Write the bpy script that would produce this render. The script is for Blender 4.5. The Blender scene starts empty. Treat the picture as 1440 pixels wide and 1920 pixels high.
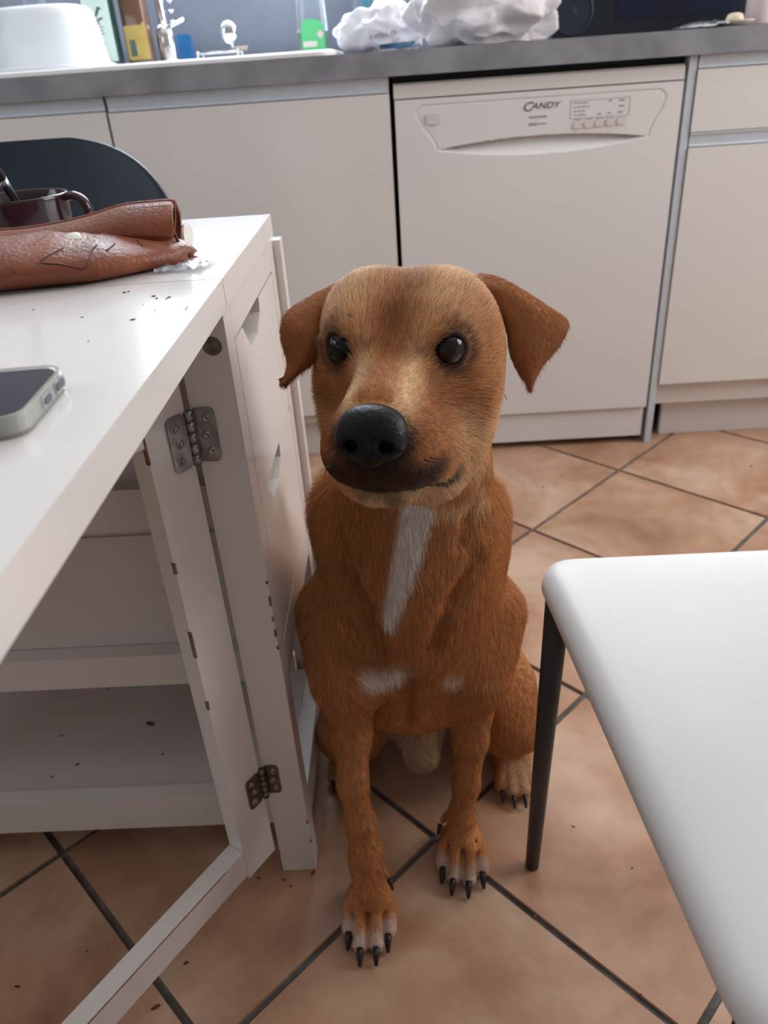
import bpy, bmesh, math, random
import numpy as np
from mathutils import Vector, Matrix, noise as mnoise

# ------------------------------------------------------------------ camera
scene = bpy.context.scene
COL = scene.collection
FPX = 1444.08
CAM = np.array([-0.014622, -1.812051, 0.892928])
CR = np.array([0.998114062, 0.000905855, -0.061379949])
CU = np.array([0.05252706, 0.50485291, 0.86160574])
CF = np.array([-0.03176834, 0.86320491, -0.50385321])

cd = bpy.data.cameras.new('camera')
cam = bpy.data.objects.new('camera', cd)
COL.objects.link(cam)
cd.sensor_fit = 'VERTICAL'
cd.sensor_height = 36.0
cd.lens = FPX * 36.0 / 1920.0
cd.clip_start = 0.02
cd.dof.use_dof = True
cd.dof.focus_distance = 0.62
cd.dof.aperture_fstop = 8.7
m = Matrix.Identity(4)
for i in range(3):
    m[i][0], m[i][1], m[i][2], m[i][3] = CR[i], CU[i], -CF[i], CAM[i]
cam.matrix_world = m
scene.camera = cam

# ------------------------------------------------------------------ light
world = bpy.data.worlds.new('world')
scene.world = world
world.use_nodes = True
bg = world.node_tree.nodes['Background']
bg.inputs[0].default_value = (0.72, 0.84, 1.0, 1)
bg.inputs[1].default_value = 1.0


def area_light(name, loc, size, rot, power, col):
    d = bpy.data.lights.new(name, 'AREA')
    d.shape = 'RECTANGLE'
    d.size, d.size_y = size
    d.energy = power
    d.color = col
    o = bpy.data.objects.new(name, d)
    COL.objects.link(o)
    o.location = loc
    o.rotation_euler = rot
    return o


# daylight entering by the kitchen window over the sink and by the windows in the side walls
area_light('sink_window_daylight', (-0.25, 0.585, 1.66), (1.10, 0.98), (math.radians(-90), 0, 0), 40, (0.80, 0.90, 1.0))
area_light('side_window_daylight', (2.17, -0.62, 1.60), (1.10, 1.30), (0, math.radians(90), 0), 42, (1.0, 0.96, 0.93))
area_light('left_window_daylight', (-2.37, -1.40, 1.62), (1.10, 1.20), (0, math.radians(-90), 0), 14, (0.90, 0.95, 1.0))
scene.view_settings.view_transform = 'Standard'
scene.view_settings.look = 'None'
scene.view_settings.exposure = -0.10
scene.view_settings.gamma = 1.0
scene.view_settings.use_curve_mapping = False


# ------------------------------------------------------------------ pixel helpers (pixel -> direction, depth from a plane)
def ray(u, v):
    return (u - 720) / FPX * CR - (v - 960) / FPX * CU + CF


def PY(u, v, y):
    d = ray(u, v)
    return CAM + d * ((y - CAM[1]) / d[1])


def PZ(u, v, z):
    d = ray(u, v)
    return CAM + d * ((z - CAM[2]) / d[2])


def pxm(P):
    return FPX / float((np.asarray(P) - CAM) @ CF)


# ------------------------------------------------------------------ materials
def srgb(r, g, b):
    f = lambda c: (c / 12.92 if c <= 0.04045 else ((c + 0.055) / 1.055) ** 2.4)
    return (f(r / 255), f(g / 255), f(b / 255), 1)


MATS = {}


def mat(name, col, rough=0.5, metal=0.0, col2=None, nscale=8.0, ndetail=4.0, bump=0.0, bscale=60.0, trans=0.0,
        ior=1.45, coat=0.0, spec=0.5, alpha=1.0, lo=0.35, hi=0.65, sss=0.0):
    if name in MATS:
        return MATS[name]
    mt = bpy.data.materials.new(name)
    mt.use_nodes = True
    nt = mt.node_tree
    b = nt.nodes['Principled BSDF']
    b.inputs['Base Color'].default_value = col
    b.inputs['Roughness'].default_value = rough
    b.inputs['Metallic'].default_value = metal
    b.inputs['IOR'].default_value = ior
    b.inputs['Transmission Weight'].default_value = trans
    b.inputs['Coat Weight'].default_value = coat
    b.inputs['Specular IOR Level'].default_value = spec
    b.inputs['Alpha'].default_value = alpha
    if sss:
        b.inputs['Subsurface Weight'].default_value = sss
        b.inputs['Subsurface Radius'].default_value = (0.02, 0.02, 0.02)
    tc = nt.nodes.new('ShaderNodeTexCoord')
    if col2 is not None:
        n = nt.nodes.new('ShaderNodeTexNoise')
        n.inputs['Scale'].default_value = nscale
        n.inputs['Detail'].default_value = ndetail
        nt.links.new(tc.outputs['Object'], n.inputs['Vector'])
        r = nt.nodes.new('ShaderNodeValToRGB')
        r.color_ramp.elements[0].position = lo
        r.color_ramp.elements[0].color = col
        r.color_ramp.elements[1].position = hi
        r.color_ramp.elements[1].color = col2
        nt.links.new(n.outputs['Fac'], r.inputs['Fac'])
        nt.links.new(r.outputs['Color'], b.inputs['Base Color'])
    if bump:
        n2 = nt.nodes.new('ShaderNodeTexNoise')
        n2.inputs['Scale'].default_value = bscale
        n2.inputs['Detail'].default_value = 3
        nt.links.new(tc.outputs['Object'], n2.inputs['Vector'])
        bp = nt.nodes.new('ShaderNodeBump')
        bp.inputs['Strength'].default_value = bump
        bp.inputs['Distance'].default_value = 0.002
        nt.links.new(n2.outputs['Fac'], bp.inputs['Height'])
        nt.links.new(bp.outputs['Normal'], b.inputs['Normal'])
    MATS[name] = mt
    return mt


M_wall = mat('wall_paint', (0.78, 0.76, 0.73, 1), 0.9, bump=0.1, bscale=90)
M_wall2 = mat('fill_cutting_wall_paint', (0.28, 0.26, 0.25, 1), 0.9, bump=0.1, bscale=90)  # unseen left and front walls made dark to cut fill light
M_ceil = mat('ceiling_paint', (0.82, 0.82, 0.81, 1), 0.9, bump=0.05, bscale=90)
M_splash = mat('splashback_laminate', srgb(146, 154, 172), 0.35, col2=srgb(160, 168, 186), nscale=5)  # panel colour lightened to carry the lens haze over it
M_worktop = mat('worktop_laminate', srgb(124, 124, 132), 0.42, col2=srgb(148, 148, 156), nscale=14, ndetail=8, bump=0.05, bscale=200)
M_gloss = mat('gloss_white_front', srgb(224, 221, 218), 0.16, col2=srgb(227, 224, 221), nscale=2)
M_carc = mat('carcass_white', srgb(214, 208, 204), 0.45, col2=srgb(220, 214, 210), nscale=4)
M_alu = mat('brushed_aluminium', (0.62, 0.68, 0.75, 1), 0.45, 0.15, col2=(0.58, 0.64, 0.71, 1), nscale=30)
M_dark = mat('black_plastic_and_gap_shade', (0.02, 0.022, 0.025, 1), 0.7, col2=(0.03, 0.03, 0.033, 1), nscale=20)  # black plastic parts; also paints the gap shade above the dishwasher
M_dw = mat('dishwasher_enamel', srgb(224, 222, 222), 0.24, col2=srgb(227, 225, 225), nscale=2)
M_dwpanel = mat('dishwasher_plastic', srgb(212, 207, 202), 0.38, col2=srgb(216, 211, 206), nscale=3)
M_print = mat('grey_print', srgb(88, 86, 90), 0.6, col2=srgb(96, 94, 98), nscale=40)
M_printl = mat('pale_grey_print', srgb(150, 146, 146), 0.6, col2=srgb(158, 154, 154), nscale=40)
M_grout = mat('grout', srgb(112, 108, 104), 0.85, col2=srgb(84, 82, 80), nscale=35, bump=0.4, bscale=150)
M_table = mat('table_white_lacquer', srgb(226, 220, 217), 0.20, col2=srgb(230, 225, 222), nscale=5, coat=0.2)
M_raw = mat('raw_chipped_edge', srgb(112, 72, 56), 0.8, col2=srgb(150, 118, 96), nscale=120)
M_steel = mat('zinc_steel', (0.42, 0.42, 0.43, 1), 0.36, 1.0, col2=(0.26, 0.26, 0.27, 1), nscale=80)
M_brasst = mat('tarnished_steel', (0.22, 0.20, 0.17, 1), 0.4, 1.0, col2=(0.14, 0.13, 0.11, 1), nscale=80)
M_chrome = mat('chrome', (0.85, 0.87, 0.90, 1), 0.08, 1.0, col2=(0.8, 0.83, 0.87, 1), nscale=4)
M_leather = mat('brown_leather', srgb(140, 76, 46), 0.42, col2=srgb(104, 54, 36), nscale=22, ndetail=6, bump=0.5, bscale=260, lo=0.3, hi=0.75)
M_leatherd = mat('dark_leather_stitch', srgb(84, 44, 34), 0.5, col2=srgb(70, 38, 30), nscale=60)
M_mug = mat('plum_glaze', srgb(54, 30, 38), 0.14, col2=srgb(46, 26, 34), nscale=6)
M_coffee = mat('coffee', srgb(34, 20, 14), 0.15, col2=srgb(44, 26, 18), nscale=12)
M_blackpl = mat('black_plastic_shell', srgb(26, 36, 50), 0.42, col2=srgb(30, 40, 54), nscale=12, bump=0.05, bscale=400)
M_legblk = mat('black_lacquered_steel', srgb(48, 46, 48), 0.45, col2=srgb(54, 52, 54), nscale=12)
M_seat = mat('white_seat_vinyl', srgb(232, 231, 230), 0.42, col2=srgb(235, 234, 233), nscale=6, bump=0.06, bscale=500)
M_screen = mat('phone_glass', srgb(30, 36, 52), 0.08, col2=srgb(36, 42, 58), nscale=12, spec=0.25)
M_case = mat('clear_case', (0.80, 0.80, 0.76, 1), 0.12, trans=0.75, col2=(0.85, 0.84, 0.80, 1), nscale=10)
M_port = mat('phone_port', (0.05, 0.055, 0.06, 1), 0.4, 0.3, col2=(0.07, 0.075, 0.08, 1), nscale=60)
M_milky = mat('milky_plastic', (0.86, 0.91, 0.97, 1), 0.35, col2=(0.83, 0.89, 0.96, 1), nscale=6, sss=0.6)
M_sink = mat('white_resin_sink', srgb(232, 230, 228), 0.3, col2=srgb(236, 234, 232), nscale=8)
M_greenb = mat('dark_green_glass', srgb(24, 62, 58), 0.12, col2=srgb(28, 70, 66), nscale=8, coat=0.5)
M_cream = mat('cream_label', srgb(206, 222, 212), 0.6, col2=srgb(212, 226, 216), nscale=8)
M_olive = mat('olive_print', srgb(70, 88, 66), 0.6, col2=srgb(80, 96, 74), nscale=20)
M_brownb = mat('amber_glass', srgb(98, 70, 56), 0.18, col2=srgb(110, 78, 60), nscale=8, coat=0.5)
M_yellow = mat('yellow_label', srgb(188, 158, 84), 0.55, col2=srgb(200, 176, 100), nscale=30)
M_bluesp = mat('blue_sponge', srgb(36, 104, 160), 0.7, col2=srgb(44, 116, 172), nscale=50)
M_green = mat('green_label', srgb(92, 196, 128), 0.5, col2=srgb(100, 204, 136), nscale=8)
M_greenl = mat('green_liquid', srgb(38, 140, 96), 0.2, col2=srgb(44, 150, 104), nscale=8)
M_clear = mat('clear_plastic', (0.80, 0.86, 0.94, 1), 0.1, trans=0.85, col2=(0.82, 0.88, 0.95, 1), nscale=8)
M_bag = mat('white_film', srgb(232, 232, 236), 0.34, col2=srgb(222, 220, 224), nscale=14, sss=0.3)
M_bag2 = mat('white_carrier_film', srgb(228, 226, 230), 0.4, col2=srgb(212, 206, 208), nscale=9, sss=0.3)
M_bluepr = mat('blue_bag_print', srgb(78, 116, 150), 0.5, col2=srgb(90, 128, 160), nscale=20)
M_redpr = mat('red_bag_print', srgb(222, 140, 128), 0.5, col2=srgb(226, 150, 138), nscale=20)
M_navypr = mat('navy_bag_print', srgb(92, 96, 128), 0.5, col2=srgb(98, 102, 134), nscale=20)
M_blackap = mat('black_appliance', srgb(20, 26, 36), 0.3, col2=srgb(24, 30, 40), nscale=8)
M_teal = mat('teal_plastic', srgb(70, 130, 150), 0.35, col2=srgb(78, 140, 160), nscale=8)
M_pink = mat('pale_pink_plastic', srgb(216, 196, 196), 0.45, col2=srgb(222, 204, 204), nscale=8)
M_foil = mat('silver_foil', (0.62, 0.64, 0.68, 1), 0.25, 0.9, col2=(0.5, 0.52, 0.55, 1), nscale=60, bump=0.6, bscale=120)
M_beige = mat('beige_ceramic', srgb(214, 200, 178), 0.5, col2=srgb(206, 190, 166), nscale=20)
M_crumb = mat('crumb', srgb(74, 50, 36), 0.9, col2=srgb(104, 72, 48), nscale=200)
M_whitepl = mat('white_plastic', srgb(222, 218, 212), 0.35, col2=srgb(228, 224, 218), nscale=10)
M_glass = mat('window_glass', (0.95, 0.97, 1.0, 1), 0.02, trans=1.0, col2=(0.94, 0.96, 1.0, 1), nscale=3)


def tile_material():
    mt = bpy.data.materials.new('terracotta_beige_tile')
    mt.use_nodes = True
    nt = mt.node_tree
    b = nt.nodes['Principled BSDF']
    b.inputs['Roughness'].default_value = 0.27
    geo = nt.nodes.new('ShaderNodeNewGeometry')
    oi = nt.nodes.new('ShaderNodeObjectInfo')
    add = nt.nodes.new('ShaderNodeVectorMath')
    mul = nt.nodes.new('ShaderNodeMath')
    mul.operation = 'MULTIPLY'
    mul.inputs[1].default_value = 37.0
    nt.links.new(oi.outputs['Random'], mul.inputs[0])
    nt.links.new(geo.outputs['Position'], add.inputs[0])
    nt.links.new(mul.outputs[0], add.inputs[1])
    n1 = nt.nodes.new('ShaderNodeTexNoise')
    n1.inputs['Scale'].default_value = 5.0
    n1.inputs['Detail'].default_value = 5
    n1.inputs['Distortion'].default_value = 0.6
    nt.links.new(add.outputs[0], n1.inputs['Vector'])
    r1 = nt.nodes.new('ShaderNodeValToRGB')
    e = r1.color_ramp.elements
    e[0].position, e[0].color = 0.30, srgb(156, 115, 90)
    e[1].position, e[1].color = 0.72, srgb(210, 182, 158)
    k = e.new(0.5)
    k.color = srgb(187, 148, 121)
    nt.links.new(n1.outputs['Fac'], r1.inputs['Fac'])
    n2 = nt.nodes.new('ShaderNodeTexNoise')
    n2.inputs['Scale'].default_value = 28.0
    n2.inputs['Detail'].default_value = 6
    nt.links.new(add.outputs[0], n2.inputs['Vector'])
    mx = nt.nodes.new('ShaderNodeMixRGB')
    mx.blend_type = 'MULTIPLY'
    mx.inputs['Fac'].default_value = 0.28
    r2 = nt.nodes.new('ShaderNodeValToRGB')
    r2.color_ramp.elements[0].position = 0.3
    r2.color_ramp.elements[0].color = (0.62, 0.56, 0.5, 1)
    r2.color_ramp.elements[1].position = 0.6
    r2.color_ramp.elements[1].color = (1, 1, 1, 1)
    nt.links.new(n2.outputs['Fac'], r2.inputs['Fac'])
    nt.links.new(r1.outputs['Color'], mx.inputs['Color1'])
    nt.links.new(r2.outputs['Color'], mx.inputs['Color2'])
    nt.links.new(mx.outputs['Color'], b.inputs['Base Color'])
    bp = nt.nodes.new('ShaderNodeBump')
    bp.inputs['Strength'].default_value = 0.12
    bp.inputs['Distance'].default_value = 0.003
    nt.links.new(n1.outputs['Fac'], bp.inputs['Height'])
    nt.links.new(bp.outputs['Normal'], b.inputs['Normal'])
    return mt


M_tile = tile_material()


# ------------------------------------------------------------------ mesh helpers
def link(name, me, material=None, parent=None, loc=None, smooth=False):
    o = bpy.data.objects.new(name, me)
    COL.objects.link(o)
    if material is not None and len(me.materials) == 0:
        me.materials.append(material)
    if loc is not None:
        o.location = loc
    if parent is not None:
        o.parent = parent
        o.matrix_parent_inverse = Matrix.Translation(-Vector(parent.location)) if parent.rotation_euler[2] == 0 else parent.matrix_world.inverted()
    if smooth:
        me.polygons.foreach_set('use_smooth', [True] * len(me.polygons))
    return o


def from_bm(name, bm, material, parent=None, smooth=False, bevel=0.0, seg=2, ang=40):
    if bevel > 0:
        ed = [e for e in bm.edges if len(e.link_faces) == 2 and e.calc_face_angle(0) > math.radians(ang)]
        bmesh.ops.bevel(bm, geom=ed, offset=bevel, segments=seg, affect='EDGES', profile=0.5)
    bmesh.ops.recalc_face_normals(bm, faces=bm.faces[:])
    me = bpy.data.meshes.new(name)
    bm.to_mesh(me)
    bm.free()
    return link(name, me, material, parent, smooth=smooth)


def bm_box(bm, x0, x1, y0, y1, z0, z1):
    vs = [bm.verts.new((x, y, z)) for z in (z0, z1) for y in (y0, y1) for x in (x0, x1)]
    for f in ((0, 2, 3, 1), (4, 5, 7, 6), (0, 1, 5, 4), (2, 6, 7, 3), (0, 4, 6, 2), (1, 3, 7, 5)):
        bm.faces.new([vs[i] for i in f])
    return vs


def box(name, x0, x1, y0, y1, z0, z1, material, parent=None, bevel=0.002, seg=2):
    bm = bmesh.new()
    bm_box(bm, x0, x1, y0, y1, z0, z1)
    return from_bm(name, bm, material, parent, bevel=bevel, seg=seg)


def prism(name, poly, axis, a0, a1, material, parent=None, bevel=0.0, seg=2, smooth=False):
    """extrude a 2D polygon along axis ('x','y','z') from a0 to a1"""
    bm = bmesh.new()

    def mk(p, a):
        return {'x': (a, p[0], p[1]), 'y': (p[0], a, p[1]), 'z': (p[0], p[1], a)}[axis]
    v0 = [bm.verts.new(mk(p, a0)) for p in poly]
    v1 = [bm.verts.new(mk(p, a1)) for p in poly]
    bm.faces.new(v0)
    bm.faces.new(v1[::-1])
    n = len(poly)
    for i in range(n):
        bm.faces.new((v0[i], v0[(i + 1) % n], v1[(i + 1) % n], v1[i]))
    return from_bm(name, bm, material, parent, bevel=bevel, seg=seg, smooth=smooth)


def rrect(x0, x1, y0, y1, r, n=6):
    pts = []
    for cx, cy, a in ((x1 - r, y1 - r, 0), (x0 + r, y1 - r, 90), (x0 + r, y0 + r, 180), (x1 - r, y0 + r, 270)):
        for k in range(n + 1):
            t = math.radians(a + 90 * k / n)
            pts.append((cx + r * math.cos(t), cy + r * math.sin(t)))
    return pts


def lathe(name, prof, material, parent=None, center=(0, 0, 0), n=40, smooth=True, sx=1, sy=1, power=None):
    """prof: list of (radius, z). power: superellipse exponent for squarish plans"""
    bm = bmesh.new()
    rings = []
    for r, z in prof:
        ring = []
        for k in range(n):
            a = 2 * math.pi * k / n
            c, s = math.cos(a), math.sin(a)
            q = 1.0 if not power else (abs(c) ** power + abs(s) ** power) ** (-1.0 / power)
            ring.append(bm.verts.new((center[0] + r * q * c * sx, center[1] + r * q * s * sy, center[2] + z)))
        rings.append(ring)
    for a, b in zip(rings[:-1], rings[1:]):
        for k in range(n):
            bm.faces.new((a[k], a[(k + 1) % n], b[(k + 1) % n], b[k]))
    if prof[0][0] > 1e-5:
        bm.faces.new(rings[0][::-1])
    if prof[-1][0] > 1e-5:
        bm.faces.new(rings[-1])
    bmesh.ops.remove_doubles(bm, verts=bm.verts[:], dist=1e-6)
    return from_bm(name, bm, material, parent, smooth=smooth)


def tube(name, pts, radii, material, parent=None, n=12, smooth=True, cap=True, flat=None):
    """swept tube; flat = (a, b) scales the two section axes"""
    bm = bmesh.new()
    P = [Vector(p) for p in pts]
    if not hasattr(radii, '__len__'):
        radii = [radii] * len(P)
    rings = []
    up = Vector((0, 0, 1))
    prev = None
    for i, q in enumerate(P):
        t = (P[min(i + 1, len(P) - 1)] - P[max(i - 1, 0)]).normalized()
        if prev is None:
            a = t.cross(up if abs(t.z) < 0.9 else Vector((0, 1, 0))).normalized()
        else:
            a = (prev - t * prev.dot(t)).normalized()
        prev = a
        b = t.cross(a)
        fa, fb = flat if flat else (1, 1)
        rings.append([bm.verts.new(q + (a * math.cos(2 * math.pi * k / n) * fa + b * math.sin(2 * math.pi * k / n) * fb) * radii[i]) for k in range(n)])
    for r0, r1 in zip(rings[:-1], rings[1:]):
        for k in range(n):
            bm.faces.new((r0[k], r0[(k + 1) % n], r1[(k + 1) % n], r1[k]))
    if cap:
        bm.faces.new(rings[0][::-1])
        bm.faces.new(rings[-1])
    return from_bm(name, bm, material, parent, smooth=smooth)


def bez(pts, n=8):
    """Catmull-Rom resample"""
    P = [np.array(p, float) for p in pts]
    P = [2 * P[0] - P[1]] + P + [2 * P[-1] - P[-2]]
    out = []
    for i in range(1, len(P) - 2):
        for k in range(n):
            t = k / n
            out.append(0.5 * (2 * P[i] + (P[i + 1] - P[i - 1]) * t + (2 * P[i - 1] - 5 * P[i] + 4 * P[i + 1] - P[i + 2]) * t * t
                              + (-P[i - 1] + 3 * P[i] - 3 * P[i + 1] + P[i + 2]) * t ** 3))
    out.append(P[-2])
    return out


def grid_mesh(name, V, material, parent=None, smooth=True, thick=0.0, closed=False):
    """V[i][j] grid of points -> sheet (optionally given thickness)"""
    ni, nj = len(V), len(V[0])
    me = bpy.data.meshes.new(name)
    vs = [tuple(map(float, V[i][j])) for i in range(ni) for j in range(nj)]
    fs = []
    for i in range(ni - 1):
        for j in range(nj - (0 if closed else 1)):
            fs.append((i * nj + j, i * nj + (j + 1) % nj, (i + 1) * nj + (j + 1) % nj, (i + 1) * nj + j))
    me.from_pydata(vs, [], fs)
    me.update()
    if thick:
        bm = bmesh.new()
        bm.from_mesh(me)
        bmesh.ops.recalc_face_normals(bm, faces=bm.faces[:])
        bmesh.ops.solidify(bm, geom=bm.faces[:], thickness=thick)
        bm.to_mesh(me)
        bm.free()
    return link(name, me, material, parent, smooth=smooth)


def empty(name, loc, label, cat, group=None):
    o = bpy.data.objects.new(name, None)
    COL.objects.link(o)
    o.location = loc
    o.empty_display_size = 0.05
    tag(o, label, cat, group)
    return o


def tag(o, label, cat, group=None):
    o['label'] = label
    o['category'] = cat
    if group:
        o['group'] = group
    return o


def struct(o):
    o['kind'] = 'structure'
    return o


def text(name, body, size, loc, rot, material, parent, extrude=0.0003, shear=0.0, sx=1.0):
    c = bpy.data.curves.new(name, 'FONT')
    c.body = body
    c.size = size
    c.extrude = extrude
    c.shear = shear
    c.align_x = 'LEFT'
    c.materials.append(material)
    tmp = bpy.data.objects.new(name, c)
    me_ = bpy.data.meshes.new_from_object(tmp)
    bpy.data.objects.remove(tmp)
    o = bpy.data.objects.new(name, me_)
    COL.objects.link(o)
    o.location = loc
    o.rotation_euler = rot
    o.scale = (sx, 1, 1)
    if parent is not None:
        o.parent = parent
        o.matrix_parent_inverse = Matrix.Translation(-Vector(parent.location))
    return o


# ================================================================== THE ROOM
RX0, RX1, RY0, RY1, RZ = -2.4, 2.2, -2.40, 0.60, 2.5
fl = struct(box('floor', RX0, RX1, RY0, RY1, -0.06, -0.005, M_grout, bevel=0))
fl['label'] = 'kitchen floor of beige terracotta tiles laid diagonally'


def clip(poly, ax, val, keep_less):
    out = []
    for i in range(len(poly)):
        a, b = poly[i], poly[(i + 1) % len(poly)]
        ia = (a[ax] <= val) == keep_less
        ib = (b[ax] <= val) == keep_less
        if ia:
            out.append(a)
        if ia != ib:
            t = (val - a[ax]) / (b[ax] - a[ax])
            out.append((a[0] + t * (b[0] - a[0]), a[1] + t * (b[1] - a[1])))
    return out


HD = 0.251881                       # half diagonal of the tile pitch
GX, GY = 0.250626, -0.391837        # a grout crossing
hh = HD - 0.0047 * math.sqrt(2)     # half diagonal of a tile
tile_full = None
random.seed(4)
for i in range(-14, 15):
    for j in range(-16, 8):
        if (i + j) % 2 == 0:
            continue
        cx, cy = GX + i * HD, GY + j * HD
        poly = [(cx + hh, cy), (cx, cy + hh), (cx - hh, cy), (cx, cy - hh)]
        cl = poly
        for ax, val, kl in ((0, RX1 - 0.001, True), (0, RX0 + 0.001, False), (1, RY1 - 0.001, True), (1, RY0 + 0.001, False)):
            if cl:
                cl = clip(cl, ax, val, kl)
        if len(cl) < 3:
            continue
        area = 0.5 * abs(sum(cl[k][0] * cl[(k + 1) % len(cl)][1] - cl[(k + 1) % len(cl)][0] * cl[k][1] for k in range(len(cl))))
        if area < 0.002:
            continue
        whole = abs(area - 2 * hh * hh) < 1e-6
        if whole and tile_full is not None:
            o = bpy.data.objects.new('tile', tile_full)
            COL.objects.link(o)
            o.parent = fl
            o.location = (cx, cy, random.uniform(-0.0004, 0.0002))
            continue
        lp = [(q[0] - cx, q[1] - cy) for q in cl]
        o = prism('tile', lp, 'z', -0.009, 0.0, M_tile, fl, bevel=0.0016, seg=2)
        o.location = (cx, cy, 0)
        if whole:
            tile_full = o.data

# walls; the back wall has the window over the sink, the right wall another
WX0, WX1, WZ0, WZ1 = -0.82, 0.32, 1.15, 2.17
bm = bmesh.new()
bm_box(bm, RX0, WX0, RY1, RY1 + 0.15, 0, RZ)
bm_box(bm, WX1, RX1, RY1, RY1 + 0.15, 0, RZ)
bm_box(bm, WX0, WX1, RY1, RY1 + 0.15, 0, WZ0)
bm_box(bm, WX0, WX1, RY1, RY1 + 0.15, WZ1, RZ)
struct(from_bm('wall_back', bm, M_wall))
DY0, DY1, DZ0, DZ1 = -1.30, 0.06, 1.02, 2.18
bm = bmesh.new()
bm_box(bm, RX1, RX1 + 0.15, RY0, DY0, 0, RZ)
bm_box(bm, RX1, RX1 + 0.15, DY1, RY1, 0, RZ)
bm_box(bm, RX1, RX1 + 0.15, DY0, DY1, DZ1, RZ)
bm_box(bm, RX1, RX1 + 0.15, DY0, DY1, 0, DZ0)
struct(from_bm('wall_right', bm, M_wall))
LY0, LY1, LZ0, LZ1 = -2.04, -0.76, 1.04, 2.20
bm = bmesh.new()
bm_box(bm, RX0 - .15, RX0, RY0, LY0, 0, RZ)
bm_box(bm, RX0 - .15, RX0, LY1, RY1, 0, RZ)
bm_box(bm, RX0 - .15, RX0, LY0, LY1, LZ1, RZ)
bm_box(bm, RX0 - .15, RX0, LY0, LY1, 0, LZ0)
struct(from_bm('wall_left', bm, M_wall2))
struct(box('wall_front', RX0, RX1, RY0 - 0.15, RY0, 0, RZ, M_wall2, bevel=0))  # unseen wall, set close behind the camera to block fill light
struct(box('ceiling', RX0, RX1, RY0, RY1, RZ, RZ + 0.1, M_ceil, bevel=0))


def framed(name, x0, x1, z0, z1, plane, axis, mullions):
    e = bpy.data.objects.new(name, None)
    COL.objects.link(e)
    e['kind'] = 'structure'
    w = 0.05
    segs = [(x0, x0 + w, z0, z1), (x1 - w, x1, z0, z1), (x0, x1, z0, z0 + w), (x0, x1, z1 - w, z1)]
    segs += [(q - w / 2, q + w / 2, z0, z1) for q in mullions]
    for a, b, c, d in segs:
        if axis == 'y':
            box('window_frame', a, b, plane, plane + 0.06, c, d, M_whitepl, e)
        else:
            box('window_frame', plane, plane + 0.06, a, b, c, d, M_whitepl, e)
    ms = [x0] + list(mullions) + [x1]
    for a, b in zip(ms[:-1], ms[1:]):
        if axis == 'y':
            box('pane', a + .02, b - .02, plane + 0.025, plane + 0.031, z0 + .02, z1 - .02, M_glass, e, bevel=0)
        else:
            box('pane', plane + 0.025, plane + 0.031, a + .02, b - .02, z0 + .02, z1 - .02, M_glass, e, bevel=0)
    return e


framed('window_1', WX0, WX1, WZ0, WZ1, RY1 + 0.05, 'y', [(WX0 + WX1) / 2])
framed('window_3', LY0, LY1, LZ0, LZ1, RX0 - 0.11, 'x', [(LY0 + LY1) / 2])
framed('window_2', DY0, DY1, DZ0, DZ1, RX1 + 0.05, 'x', [(DY0 + DY1) / 2])

# ================================================================== KITCHEN UNITS
WT0, WT1 = 0.866, 0.911
tag(box('worktop', RX0 + .001, RX1 - .001, -0.012, RY1 - 0.012, WT0, WT1, M_worktop, bevel=0.003),
    'long grey stone-effect laminate worktop over the white cabinets', 'worktop')
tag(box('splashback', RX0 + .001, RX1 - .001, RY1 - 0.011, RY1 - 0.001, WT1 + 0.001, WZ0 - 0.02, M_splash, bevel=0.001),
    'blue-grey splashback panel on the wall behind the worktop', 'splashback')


def unit(name, x0, x1, label, fronts, strips, side=True, plx0=None):
    e = empty(name, ((x0 + x1) / 2, 0.3, 0), label, 'cabinet')
    box('carcass', x0 + .001, x1 - .001, 0.022, RY1 - 0.02, 0.10, WT0 - 0.001, M_carc, e, bevel=0.001)
    for kind, z0, z1 in fronts:
        box(kind, x0 + .0015, x1 - .0015, 0.0, 0.0195, z0, z1, M_gloss, e, bevel=0.0015)
    for z0, z1 in strips:
        # shallow aluminium finger-pull channel
        prism('handle_profile', [(0.000, z1), (0.0215, z1), (0.0215, z0), (0.003, z0), (0.0045, z0 + 0.004), (0.0035, z1 - 0.006), (0.000, z1 - .003)],
              'x', x0 + .002, x1 - .002, M_alu, e)
    box('plinth', (plx0 or x0) + .001, x1 - .001, 0.05, 0.066, 0.0005, 0.099, M_carc, e, bevel=0.001)
    return e


unit('drawer_cabinet', 0.622, 1.222, 'glossy white base cabinet with drawer right of the dishwasher',
     [('drawer_front', 0.724, 0.840), ('cabinet_door', 0.160, 0.694)], [(0.842, 0.8655), (0.696, 0.7225)], plx0=0.655)
unit('corner_cabinet', 1.224, 2.19, 'glossy white base cabinet at the far right end of worktop',
     [('cabinet_door', 0.160, 0.836)], [(0.838, 0.8655)])
unit('sink_cabinet', -0.600, -0.008, 'wide glossy white cabinet door below the sink, left of dishwasher',
     [('cabinet_door', 0.130, 0.835)], [(0.837, 0.8655)])
unit('base_cabinet', -1.20, -0.603, 'glossy white base cabinet behind the black chair, left of sink cabinet',
     [('cabinet_door', 0.130, 0.838)], [(0.840, 0.8655)])
unit('end_cabinet', -2.39, -1.202, 'glossy white base cabinet at the far left end of worktop',
     [('cabinet_door', 0.130, 0.838)], [(0.840, 0.8655)])
tag(box('filler_board', 0.605, 0.6205, 0.004, RY1 - 0.02, 0.0005, WT0 - 0.001, M_alu, bevel=0.001),
    'narrow grey upright panel between dishwasher and right cabinet', 'panel')

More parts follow.
